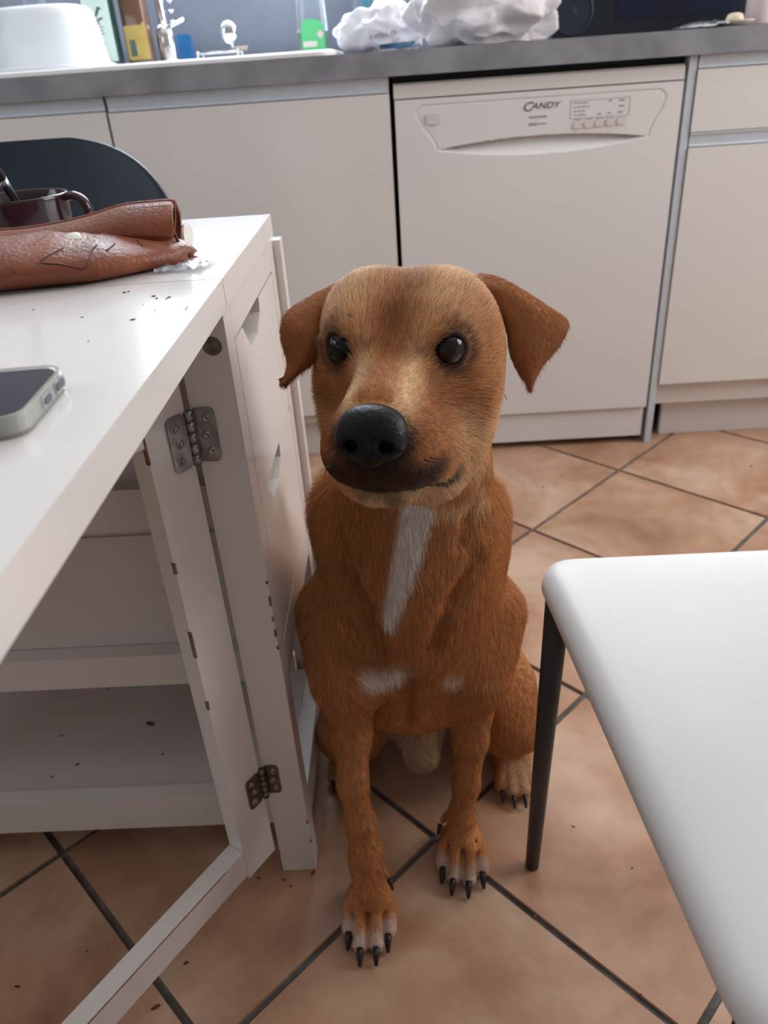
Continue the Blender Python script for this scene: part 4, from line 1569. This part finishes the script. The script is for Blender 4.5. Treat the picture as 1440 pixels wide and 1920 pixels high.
# head
fd.hell(0, -.070, -.005, .066, .072, .0545, k=.03)                  # skull
fd.hell(.031, -.045, .0155, .032, .052, .036, k=.03)                # forehead lobes
fd.hell(.0415, -.048, -.045, .030, .058, .056, k=.03)               # cheeks
fd.hell(0, -.050, -.070, .048, .062, .048, k=.03)                  # jaw and throat
fd.hell(.029, .001, .008, .021, .028, .0215, k=.018)                # brows
fd.hcone((0, -.01, -.020), (0, .072, -.038), .031, .0235, .022)    # bridge
fd.hcone((0, -.005, -.052), (0, .062, -.062), .044, .030, .02)     # muzzle
fd.hell(.0215, .055, -.062, .0205, .038, .0245, k=.012)            # flews
fd.hell(.0320, .022, -.068, .0165, .038, .0260, k=.014)
fd.hcone((.012, -.010, -.090), (.009, .050, -.0935), .026, .0135, .008, both=True)
fd.hell(.027, -.014, -.090, .026, .042, .028, k=.018)               # jowls
#    # chin
fd.hcone((0, .072, -.046), (0, .080, -.048), .022, .020, .010)     # nose base
fd.hcone((.018, .010, -.022), (.040, -.035, -.030), .014, .024, .02, both=True)
fd.hcone((0, .050, .022), (0, -.040, .078), .0045, .006, .030, carve=True)   # forehead furrow and stop
fd.hcone((0, .034, .016), (0, .020, .022), .012, .012, .016, carve=True)
for s in (-1, 1):
    fd.ell(H(s * 0.0380, 0.0180, 0.0010), (.0135 * HS, .012 * HS, .0115 * HS), (HR, HF, HU), .005, True)   # sockets
    fd.hcone((s * 0.0240, 0.0200, -0.0020), (s * 0.0315, 0.0180, 0.0125), .0034, .0048, .005)                    # lids
    fd.hcone((s * 0.0315, 0.0180, 0.0132), (s * 0.0445, 0.0100, 0.0132), .0050, .0050, .005)
    fd.hcone((s * 0.0445, 0.0100, 0.0132), (s * 0.0530, 0.0005, 0.0020), .0050, .0040, .005)
    fd.hcone((s * 0.0240, 0.0200, -0.0020), (s * 0.0335, 0.0165, -0.0098), .0034, .0040, .005)
    fd.hcone((s * 0.0335, 0.0165, -0.0098), (s * 0.0455, 0.0075, -0.0080), .0040, .0040, .005)
    fd.hcone((s * 0.0455, 0.0075, -0.0080), (s * 0.0530, 0.0005, 0.0020), .0040, .0040, .005)
fd.hcone((.047, .034, -.026), (.062, .006, -.048), .010, .010, .022, both=True, carve=True)   # hollow between muzzle and cheek
# mouth line
lip = [(0, .088, -.0850), (.014, .0870, -.0870), (.029, .073, -.0905), (.040, .050, -.0930), (.0470, .030, -.0905), (.050, .018, -.082)]
for s in (-1, 1):
    for a, b in zip(lip[:-1], lip[1:]):
        fd.hcone((s * a[0], a[1], a[2]), (s * b[0], b[1], b[2]), .0022, .0022, .0035, carve=True)
fd.hcone((0, .104, -.066), (0, .096, -.083), .0018, .0018, .004, carve=True)
for a, b in toe_grooves:
    fd.cone(a, b, .0030, .0040, .004, carve=True)
PV_, PQ_ = fd.mesh(0)
bvd = BVHTree.FromPolygons(PV_.tolist(), PQ_.tolist())


def hit(u, v):
    d = Vector(ray(u, v)).normalized()
    h = bvd.ray_cast(Vector(CAM), d)
    return np.array(h[0]) if h[0] is not None else PY(u, v, -1.18)


for ln, r_ in (([(716, 1225), (702, 1180), (688, 1130), (655, 1060)], .0050), ([(812, 1215), (828, 1175), (850, 1120), (890, 1040)], .0050), ([(770, 1270), (770, 1350)], .0030),
               ([(900, 900), (880, 960), (870, 1010)], .0045), ([(640, 960), (650, 1020), (665, 1070)], .0045)):
    g_ = [hit(*q) for q in ln]
    for a, b in zip(g_[:-1], g_[1:]):
        fd.cone(a, b, r_, r_, .016, carve=True)
fd.F[:, :, :1] = np.maximum(fd.F[:, :, :1], .001)
BV_, BQ_ = fd.mesh(3)
BV_[:, 2] = np.maximum(BV_[:, 2], .0012)


# ---- coat colours (linear), chosen by place on the body
def lin(r, g, b):
    return np.array(srgb(r, g, b)[:3])


C_tan, C_light, C_red, C_white = lin(194, 134, 84), lin(232, 196, 152), lin(158, 98, 58), lin(244, 238, 232)
C_dark, C_black, C_pale = lin(58, 38, 32), lin(26, 20, 20), lin(176, 152, 128)
bvd = BVHTree.FromPolygons(BV_.tolist(), BQ_.tolist())


def seg_dist(P, pts):
    best = np.full(len(P), 9.0)
    bt_ = np.zeros(len(P))
    for i in range(len(pts) - 1):
        a, b = pts[i], pts[i + 1]
        ab = b - a
        t = np.clip(((P - a) @ ab) / (ab @ ab), 0, 1)
        d = np.linalg.norm(P - a - t[:, None] * ab, axis=1)
        m_ = d < best
        best[m_] = d[m_]
        bt_[m_] = (i + t[m_]) / (len(pts) - 1)
    return best, bt_


blaze = [hit(u, v) for u, v in ((783, 955), (765, 1030), (752, 1080), (737, 1130), (728, 1165))]
patchL = [hit(u, v) for u, v in ((690, 1272), (725, 1268), (760, 1256))]
patchR = [hit(u, v) for u, v in ((840, 1270), (855, 1272))]
chinp = [hit(u, v) for u, v in ((705, 945), (775, 945))]
jowl = [hit(u, v) for u, v in ((790, 955), (840, 950), (895, 925), (925, 885))]
keel = [hit(u, v) for u, v in ((770, 1250), (770, 1350))]
creaseL = [hit(u, v) for u, v in ((715, 1215), (690, 1140), (655, 1060))]
creaseR = [hit(u, v) for u, v in ((815, 1200), (850, 1120), (900, 1020))]
toeL = [PZ(u, v, .015) for u, v in ((660, 1745), (676, 1775), (706, 1772), (728, 1745))]
toeR = [PZ(u, v, .015) for u, v in ((832, 1622), (851, 1645), (880, 1650), (903, 1632))]
EYES = [H(s * .0380, .0115, .001) for s in (-1, 1)]
NOSE = H(0, .098, -.046)


def sm(a, b, x):
    t = np.clip((x - a) / (b - a), 0, 1)
    return t * t * (3 - 2 * t)


def mixc(c, col, w):
    return c * (1 - w[:, None]) + col[None, :] * w[:, None]


def vnoise(P, sc, seed=0.0):
    return np.array([mnoise.noise(Vector((p[0] * sc + seed, p[1] * sc, p[2] * sc))) for p in P])


def coat(P, jitter=None):
    n_ = len(P)
    x, f, u = to_head(P)
    hd = sm(-.16, -.12, f) * sm(-.135, -.11, u)
    c = np.tile(C_tan, (n_, 1))
    # legs slightly redder, hind parts too
    c = mixc(c, C_red, sm(.30, .12, P[:, 2]) * .35)
    c = mixc(c, C_light, hd * sm(.005, .045, u) * (.35 + .4 * np.exp(-((np.abs(x) - .034) / .014) ** 2)))                       # pale crown, with highlights over the brows painted into the coat
    c = mixc(c, C_red, hd * np.exp(-((x) / .016) ** 2) * sm(-.05, .0, u) * .60)   # middle stripe of the forehead
    c = mixc(c, C_light, hd * sm(-.035, -.06, u) * sm(.015, .045, np.abs(x)) * sm(.06, .0, f) * .45)  # cheeks
    c = mixc(c, C_light, hd * sm(.015, .045, f) * np.exp(-((np.abs(x) - .019) / .007) ** 2) * sm(-.055, -.03, u) * .95)   # light streaks beside the bridge, highlights painted into the coat
    c = mixc(c, C_red, hd * np.exp(-((np.abs(x) - .034) / .011) ** 2) * sm(.0, .03, f) * sm(-.070, -.045, u) * sm(.0, -.015, u) * .85)
    # mask: dark lips and the sides of the nose
    dN = np.linalg.norm(P - NOSE, axis=1)
    c = mixc(c, C_dark * .8, hd * sm(-.056, -.070, u) * sm(.042, .068, f) * .92)
    c = mixc(c, C_dark, hd * sm(.040, .024, dN) * sm(-.030, -.05, u) * .8)
    c = mixc(c, C_black, hd * sm(.0260, .0215, np.sqrt(x * x + ((u + .047) * 1.15) ** 2)) * sm(.070, .080, f))
    c = mixc(c, C_dark, hd * np.exp(-((np.abs(x) - .031) / .010) ** 2) * sm(.035, .055, f) * sm(-.062, -.078, u) * .45)
    d, t = seg_dist(P, jowl)
    c = mixc(c, C_light, sm(.017, .005, d) * .75)
    d, t = seg_dist(P, chinp)
    c = mixc(c, C_light, sm(.014, .004, d) * .8)
    c = mixc(c, C_light, hd * sm(-.0880, -.0925, u) * sm(-.01, .02, f) * (.30 + .35 * sm(.008, .022, np.abs(x))))
    d, t = seg_dist(np.stack([np.abs(x), u], 1), [np.array([q[0], q[2]]) for q in lip])
    c = mixc(c, C_black, hd * sm(.0030, .0014, d) * sm(.012, .024, f) * .95)
    for s, E_ in zip((-1, 1), EYES):
        d = np.linalg.norm(P - E_, axis=1)
        c = mixc(c, C_dark, sm(.0250, .0155, d) * .85)
        c = mixc(c, C_black, sm(.0170, .0140, d) * .9)
        q = H(s * .0225, .0215, -.001)
        c = mixc(c, C_dark, sm(.013, .004, np.linalg.norm(P - q, axis=1)) * .7)
        q = H(s * .0365, .0135, .019)
        c = mixc(c, C_dark, sm(.013, .003, np.linalg.norm(P - q, axis=1)) * .35)
    # white marks
    d, t = seg_dist(P, blaze)
    wv = .0165 - .009 * t
    c = mixc(c, C_white, sm(wv + .004, wv - .005, d) * .95)
    d, t = seg_dist(P, patchL)
    c = mixc(c, C_white, sm(.017, .006, d) * .85)
    d, t = seg_dist(P, patchR)
    c = mixc(c, C_white, sm(.015, .002, d) * .5)
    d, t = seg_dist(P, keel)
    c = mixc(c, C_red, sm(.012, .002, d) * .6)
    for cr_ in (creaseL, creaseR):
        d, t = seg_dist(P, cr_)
        c = mixc(c, C_red, sm(.022, .004, d) * .45)  # chest creases tinted darker, their shade put into the coat
    # belly pale, toes pale with a dusky knuckle patch
    bl = sm(.16, .11, P[:, 2]) * sm(-.95, -1.0, P[:, 1]) * sm(-1.14, -1.11, P[:, 1]) * sm(.055, .035, np.abs(P[:, 0] + .015))
    c = mixc(c, C_pale, bl * .8)
    for tt in (toeL, toeR):
        d = np.min([np.linalg.norm(P - q, axis=1) for q in tt], axis=0)
        c = mixc(c, C_white * .72, sm(.024, .008, d) * .5)
        kc = (tt[1] + tt[2]) / 2 + np.array([0, .036, .016])
        d = np.linalg.norm((P - kc) * np.array([1, 1, 1]), axis=1)
        c = mixc(c, C_red * .6, sm(.022, .008, d) * .6)
    hf = sm(-1.0, -1.03, P[:, 1]) * sm(.05, .03, P[:, 2]) * sm(.105, .115, np.abs(P[:, 0] + .012))
    c = mixc(c, C_pale, hf * .5)
    if jitter is not None:
        c = c * jitter[:, None]
    return c


dog = empty('dog', (-0.012, -1.05, 0), 'tan short-haired dog with white chest mark sitting on the floor', 'dog')


def coat_mat(name, rough=.75, attr='coat'):
    mt = bpy.data.materials.new(name)
    mt.use_nodes = True
    nt = mt.node_tree
    b = nt.nodes['Principled BSDF']
    b.inputs['Roughness'].default_value = rough
    b.inputs['Specular IOR Level'].default_value = .25
    a = nt.nodes.new('ShaderNodeAttribute')
    a.attribute_name = attr
    nt.links.new(a.outputs['Color'], b.inputs['Base Color'])
    return mt


M_coat, M_fur = coat_mat('dog_coat', .85), coat_mat('dog_fur', .55)


def paint(me, P):
    ca = me.color_attributes.new('coat', 'FLOAT_COLOR', 'POINT')
    c = coat(P)
    ca.data.foreach_set('color', np.concatenate([c, np.ones((len(c), 1))], 1).astype(np.float32).ravel())


me = np_mesh('body', BV_, BQ_)
BV_ = np.empty(len(me.vertices) * 3, np.float32)
me.vertices.foreach_get('co', BV_)
BV_ = BV_.reshape(-1, 3).astype(float)
paint(me, BV_)
link('body', me, M_coat, dog)

# ears: folded leaf-shaped flaps
def ear(A, B, bulge, nrow=26, ncol=14):
    a, b = bez([PY(*q) for q in A], 6), bez([PY(*q) for q in B], 6)
    k = min(len(a), len(b))
    V = []
    for i in range(k):
        s = i / (k - 1)
        row = []
        for j in range(ncol + 1):
            t = j / ncol
            P_ = a[i] * (1 - t) + b[i] * t
            P_ = P_ + np.array(bulge) * math.sin(math.pi * t) ** .8 * (math.sin(math.pi * min(1, s * .85 + .15)) ** .7) \
                + np.array([0, -.0035, 0]) * math.sin(t * 7 + s * 3) * (1 - s)
            row.append(P_)
        V.append(row)
    return V


earL = ear([(652, 524, -1.150), (612, 541, -1.166), (572, 562, -1.183), (541, 583, -1.197), (528, 606, -1.206), (529, 640, -1.212), (538, 676, -1.216), (533, 703, -1.218), (525, 720, -1.219)],
           [(640, 585, -1.165), (626, 606, -1.178), (617, 624, -1.188), (611, 640, -1.196), (604, 656, -1.203), (596, 672, -1.208), (574, 690, -1.214), (549, 710, -1.218), (527, 721, -1.219)], (.004, -.016, .006))
earR = ear([(890, 512, -1.120), (930, 519, -1.135), (972, 538, -1.150), (1020, 568, -1.158), (1064, 600, -1.158), (1052, 640, -1.165), (1024, 676, -1.174), (1006, 706, -1.180), (998, 730, -1.182)],
           [(915, 580, -1.145), (935, 592, -1.160), (946, 610, -1.168), (951, 632, -1.174), (954, 655, -1.180), (962, 680, -1.184), (974, 702, -1.186), (985, 719, -1.186), (995, 730, -1.183)], (0, -.016, .006))
ear_objs = []
for V in (earL, earR):
    o = grid_mesh('ear', V, M_coat, dog, smooth=True, thick=.0045)
    P = np.array([tuple(v.co) for v in o.data.vertices])
    ca = o.data.color_attributes.new('coat', 'FLOAT_COLOR', 'POINT')
    tt = (P[:, 2] - P[:, 2].min()) / (P[:, 2].max() - P[:, 2].min())
    c = C_red[None, :] * (1 - .5 * tt[:, None]) + C_tan[None, :] * .5 * tt[:, None]
    ca.data.foreach_set('color', np.concatenate([c, np.ones((len(c), 1))], 1).astype(np.float32).ravel())
    ear_objs.append((o, c))

# nose
nf = Field(NOSE - .05, NOSE + .05, .0011)
nf.ell(H(0, .0925, -.0405), (.0225 * HS, .0165 * HS, .0150 * HS), (HR, HF, HU), .006)
nf.ell(H(.0115, .0960, -.0490), (.0125 * HS, .0135 * HS, .0125 * HS), (HR, HF, HU), .006)
nf.ell(H(-.0115, .0960, -.0490), (.0125 * HS, .0135 * HS, .0125 * HS), (HR, HF, HU), .006)
nf.ell(H(0, .0970, -.0560), (.0100 * HS, .0110 * HS, .0110 * HS), (HR, HF, HU), .006)
for s in (-1, 1):
    nf.cone(H(s * .0105, .1130, -.0515), H(s * .0125, .0960, -.0500), .0052, .0040, .003, carve=True)
    nf.cone(H(s * .0140, .1090, -.0535), H(s * .0230, .1000, -.0575), .0030, .0016, .003, carve=True)
nf.cone(H(0, .1130, -.050), H(0, .1080, -.068), .0009, .0012, .002, carve=True)
V, Q = nf.mesh(2)
M_nose = mat('nose_leather', (.008, .008, .009, 1), .36, col2=(.013, .013, .014, 1), nscale=300, bump=.35, bscale=420, spec=.2)
link('nose', np_mesh('nose', V, Q), M_nose, dog)

# eyes
M_eye = mat('eye_dark', (.006, .004, .004, 1), .04, col2=(.016, .008, .006, 1), nscale=40, spec=.35)
for s in (-1, 1):
    bm = bmesh.new()
    bmesh.ops.create_uvsphere(bm, u_segments=36, v_segments=24, radius=.0137)
    bmesh.ops.translate(bm, verts=bm.verts[:], vec=Vector(H(s * .0375, .0095, .0012)))
    from_bm('eye', bm, M_eye, dog, smooth=True)

M_claw = mat('black_claw', srgb(34, 28, 28), .35, col2=srgb(50, 40, 38), nscale=90)
for a, b, r in claws:
    mid = (a + b) / 2 + np.array([0, 0, .0025])
    b = b.copy()
    b[2] = max(b[2], .0018)
    a = a.copy()
    a[2] = max(a[2], r + .001)
    tube('claw', [tuple(a), tuple(mid), tuple(b)], [r, r * .82, r * .42], M_claw, dog, n=10)

# ---- fur: short strands grown from the skin
rng = np.random.default_rng(7)


def tri_sample(V, T, n_, wfun):
    a, b, c = V[T[:, 0]], V[T[:, 1]], V[T[:, 2]]
    nr = np.cross(b - a, c - a)
    ar = np.linalg.norm(nr, axis=1)
    w = ar * wfun((a + b + c) / 3)
    pick = np.searchsorted(np.cumsum(w) / w.sum(), rng.random(n_))
    r1, r2 = np.sqrt(rng.random(n_)), rng.random(n_)
    P = a[pick] * (1 - r1)[:, None] + b[pick] * (r1 * (1 - r2))[:, None] + c[pick] * (r1 * r2)[:, None]
    return P, (nr / np.maximum(ar, 1e-12)[:, None])[pick]


def build_fur(name, P, N_, D_, L, lift, colr, rad):
    """P roots, N normals, D combed direction, L length"""
    D_ = D_ - N_ * np.sum(D_ * N_, 1)[:, None]
    D_ += rng.normal(0, .16, D_.shape)
    D_ = D_ - N_ * np.sum(D_ * N_, 1)[:, None]
    D_ /= np.maximum(1e-6, np.linalg.norm(D_, axis=1))[:, None]
    k = 5
    pts = np.empty((len(P), k, 3))
    for i in range(k):
        t = i / (k - 1)
        up = lift * (t - .38 * t * t)
        pts[:, i] = P + D_ * (L * t * (.72 + .28 * t))[:, None] + N_ * (L * up)[:, None] - N_ * .0003
    pts[:, :, 2] = np.maximum(pts[:, :, 2], .001)
    hc = bpy.data.hair_curves.new(name)
    hc.add_curves([k] * len(P))
    hc.attributes['position'].data.foreach_set('vector', pts.astype(np.float32).ravel())
    ra = hc.attributes.get('radius') or hc.attributes.new('radius', 'FLOAT', 'POINT')
    rr = np.outer(rad, np.array([1, .95, .8, .55, .12])) if hasattr(rad, '__len__') else np.tile(rad * np.array([1, .95, .8, .55, .12]), (len(P), 1))
    ra.data.foreach_set('value', rr.astype(np.float32).ravel())
    at = hc.attributes.new('coat', 'FLOAT_COLOR', 'CURVE')
    at.data.foreach_set('color', np.concatenate([colr, np.ones((len(colr), 1))], 1).astype(np.float32).ravel())
    hc.materials.append(M_fur)
    o = bpy.data.objects.new(name, hc)
    COL.objects.link(o)
    o.parent = dog
    o.matrix_parent_inverse = Matrix.Translation(-Vector(dog.location))
    return o


T = np.concatenate([BQ_[:, [0, 1, 2]], BQ_[:, [0, 2, 3]]])


def dens(P):
    x, f, u = to_head(P)
    w = 1 + 1.6 * sm(-.14, -.10, f) * sm(-.14, -.11, u)
    w *= np.where(P[:, 1] > -.93, .35, 1.0)
    return w


P, N_ = tri_sample(BV_, T, 300000, dens)
keep = np.ones(len(P), bool)
for E_ in EYES:
    keep &= np.linalg.norm(P - E_, axis=1) > .0172
x, f, u = to_head(P)
keep &= ~(((x / .0225) ** 2 + ((u + .0455) / .0205) ** 2 < 1) & (f > .078))
keep &= P[:, 2] > .004
P, N_ = P[keep], N_[keep]
x, f, u = to_head(P)
hd = sm(-.15, -.11, f) * sm(-.13, -.10, u)
Dh = P - H(0, .10, -.035)
Dh /= np.linalg.norm(Dh, axis=1)[:, None]
Dh = Dh + np.array([0, 0, -.25]) * sm(-.02, -.08, u)[:, None]
Db = np.stack([-.35 * np.sign(P[:, 0] + .014) * sm(.0, .06, np.abs(P[:, 0] + .014)) * sm(.25, .32, P[:, 2]), .15 + .9 * sm(-1.08, -1.0, P[:, 1]), -np.ones(len(P))], 1)
pw = sm(.055, .03, P[:, 2])
Db = Db * (1 - pw)[:, None] + np.array([0, -1.0, -.3]) * pw[:, None]
D_ = Dh * hd[:, None] + Db * (1 - hd)[:, None]
L = np.full(len(P), .0150)
L = L * (1 - sm(.30, .22, P[:, 2])) + .0075 * sm(.30, .22, P[:, 2])
ruff = sm(.42, .50, P[:, 2]) * sm(.030, .075, np.abs(P[:, 0] + .012)) * (1 - hd)
L = L + ruff * .010
L = L * (1 - hd) + (.0115 - .0055 * sm(.0, .05, f)) * hd
L = L * sm(.03, .10, P[:, 2]) + .0034 * (1 - sm(.03, .10, P[:, 2]))
L *= rng.uniform(.65, 1.2, len(P))
lift = np.where(hd > .5, .34, .34) + ruff * .18
jit = (rng.normal(1.0, .20, len(P)) + .28 * vnoise(P * np.array([1, 1, .45]), 230)).clip(.5, 1.7)
build_fur('fur', P, N_, D_, L, lift, coat(P, jit), np.where(hd > .5, .00016, .00021))
# ears
for o, c in ear_objs:
    V = np.array([tuple(v.co) for v in o.data.vertices])
    F_ = [tuple(p.vertices) for p in o.data.polygons]
    T2 = np.array([(q[0], q[1], q[2]) for q in F_] + [(q[0], q[2], q[3]) for q in F_ if len(q) > 3])
    # per-vertex normals decide which way a strand stands
    P, N_ = tri_sample(V, T2, 16000, lambda q: np.ones(len(q)))
    tt = (P[:, 2] - V[:, 2].min()) / (V[:, 2].max() - V[:, 2].min())
    side = -1 if V[:, 0].mean() < 0 else 1
    D_ = np.stack([.5 * side * tt, -.1 + 0 * tt, -1 + .5 * tt], 1)
    cc = C_red[None, :] * (1 - .5 * tt[:, None]) + C_tan[None, :] * .5 * tt[:, None]
    cc = cc * rng.normal(1.0, .12, len(P)).clip(.6, 1.4)[:, None]
    build_fur('ear_fur', P, N_, D_, .0055 * rng.uniform(.6, 1.2, len(P)), np.full(len(P), .16), cc, .00015)
# whiskers
for u0, v0, u1, v1, um, vm in ((805, 858, 842, 884, 826, 862), (795, 862, 838, 900, 820, 868), (808, 894, 830, 912, 820, 902), (628, 862, 606, 900, 612, 878), (632, 872, 600, 884, 614, 876), (650, 588, 660, 596, 655, 590), (945, 740, 950, 752, 949, 745)):
    a = hit(u0, v0)
    y = a[1]
    tube('whisker', [tuple(a), tuple(PY(um, vm, y - .006)), tuple(PY(u1, v1, y - .004))], [.0004, .0003, .00012], M_claw, dog, n=5)
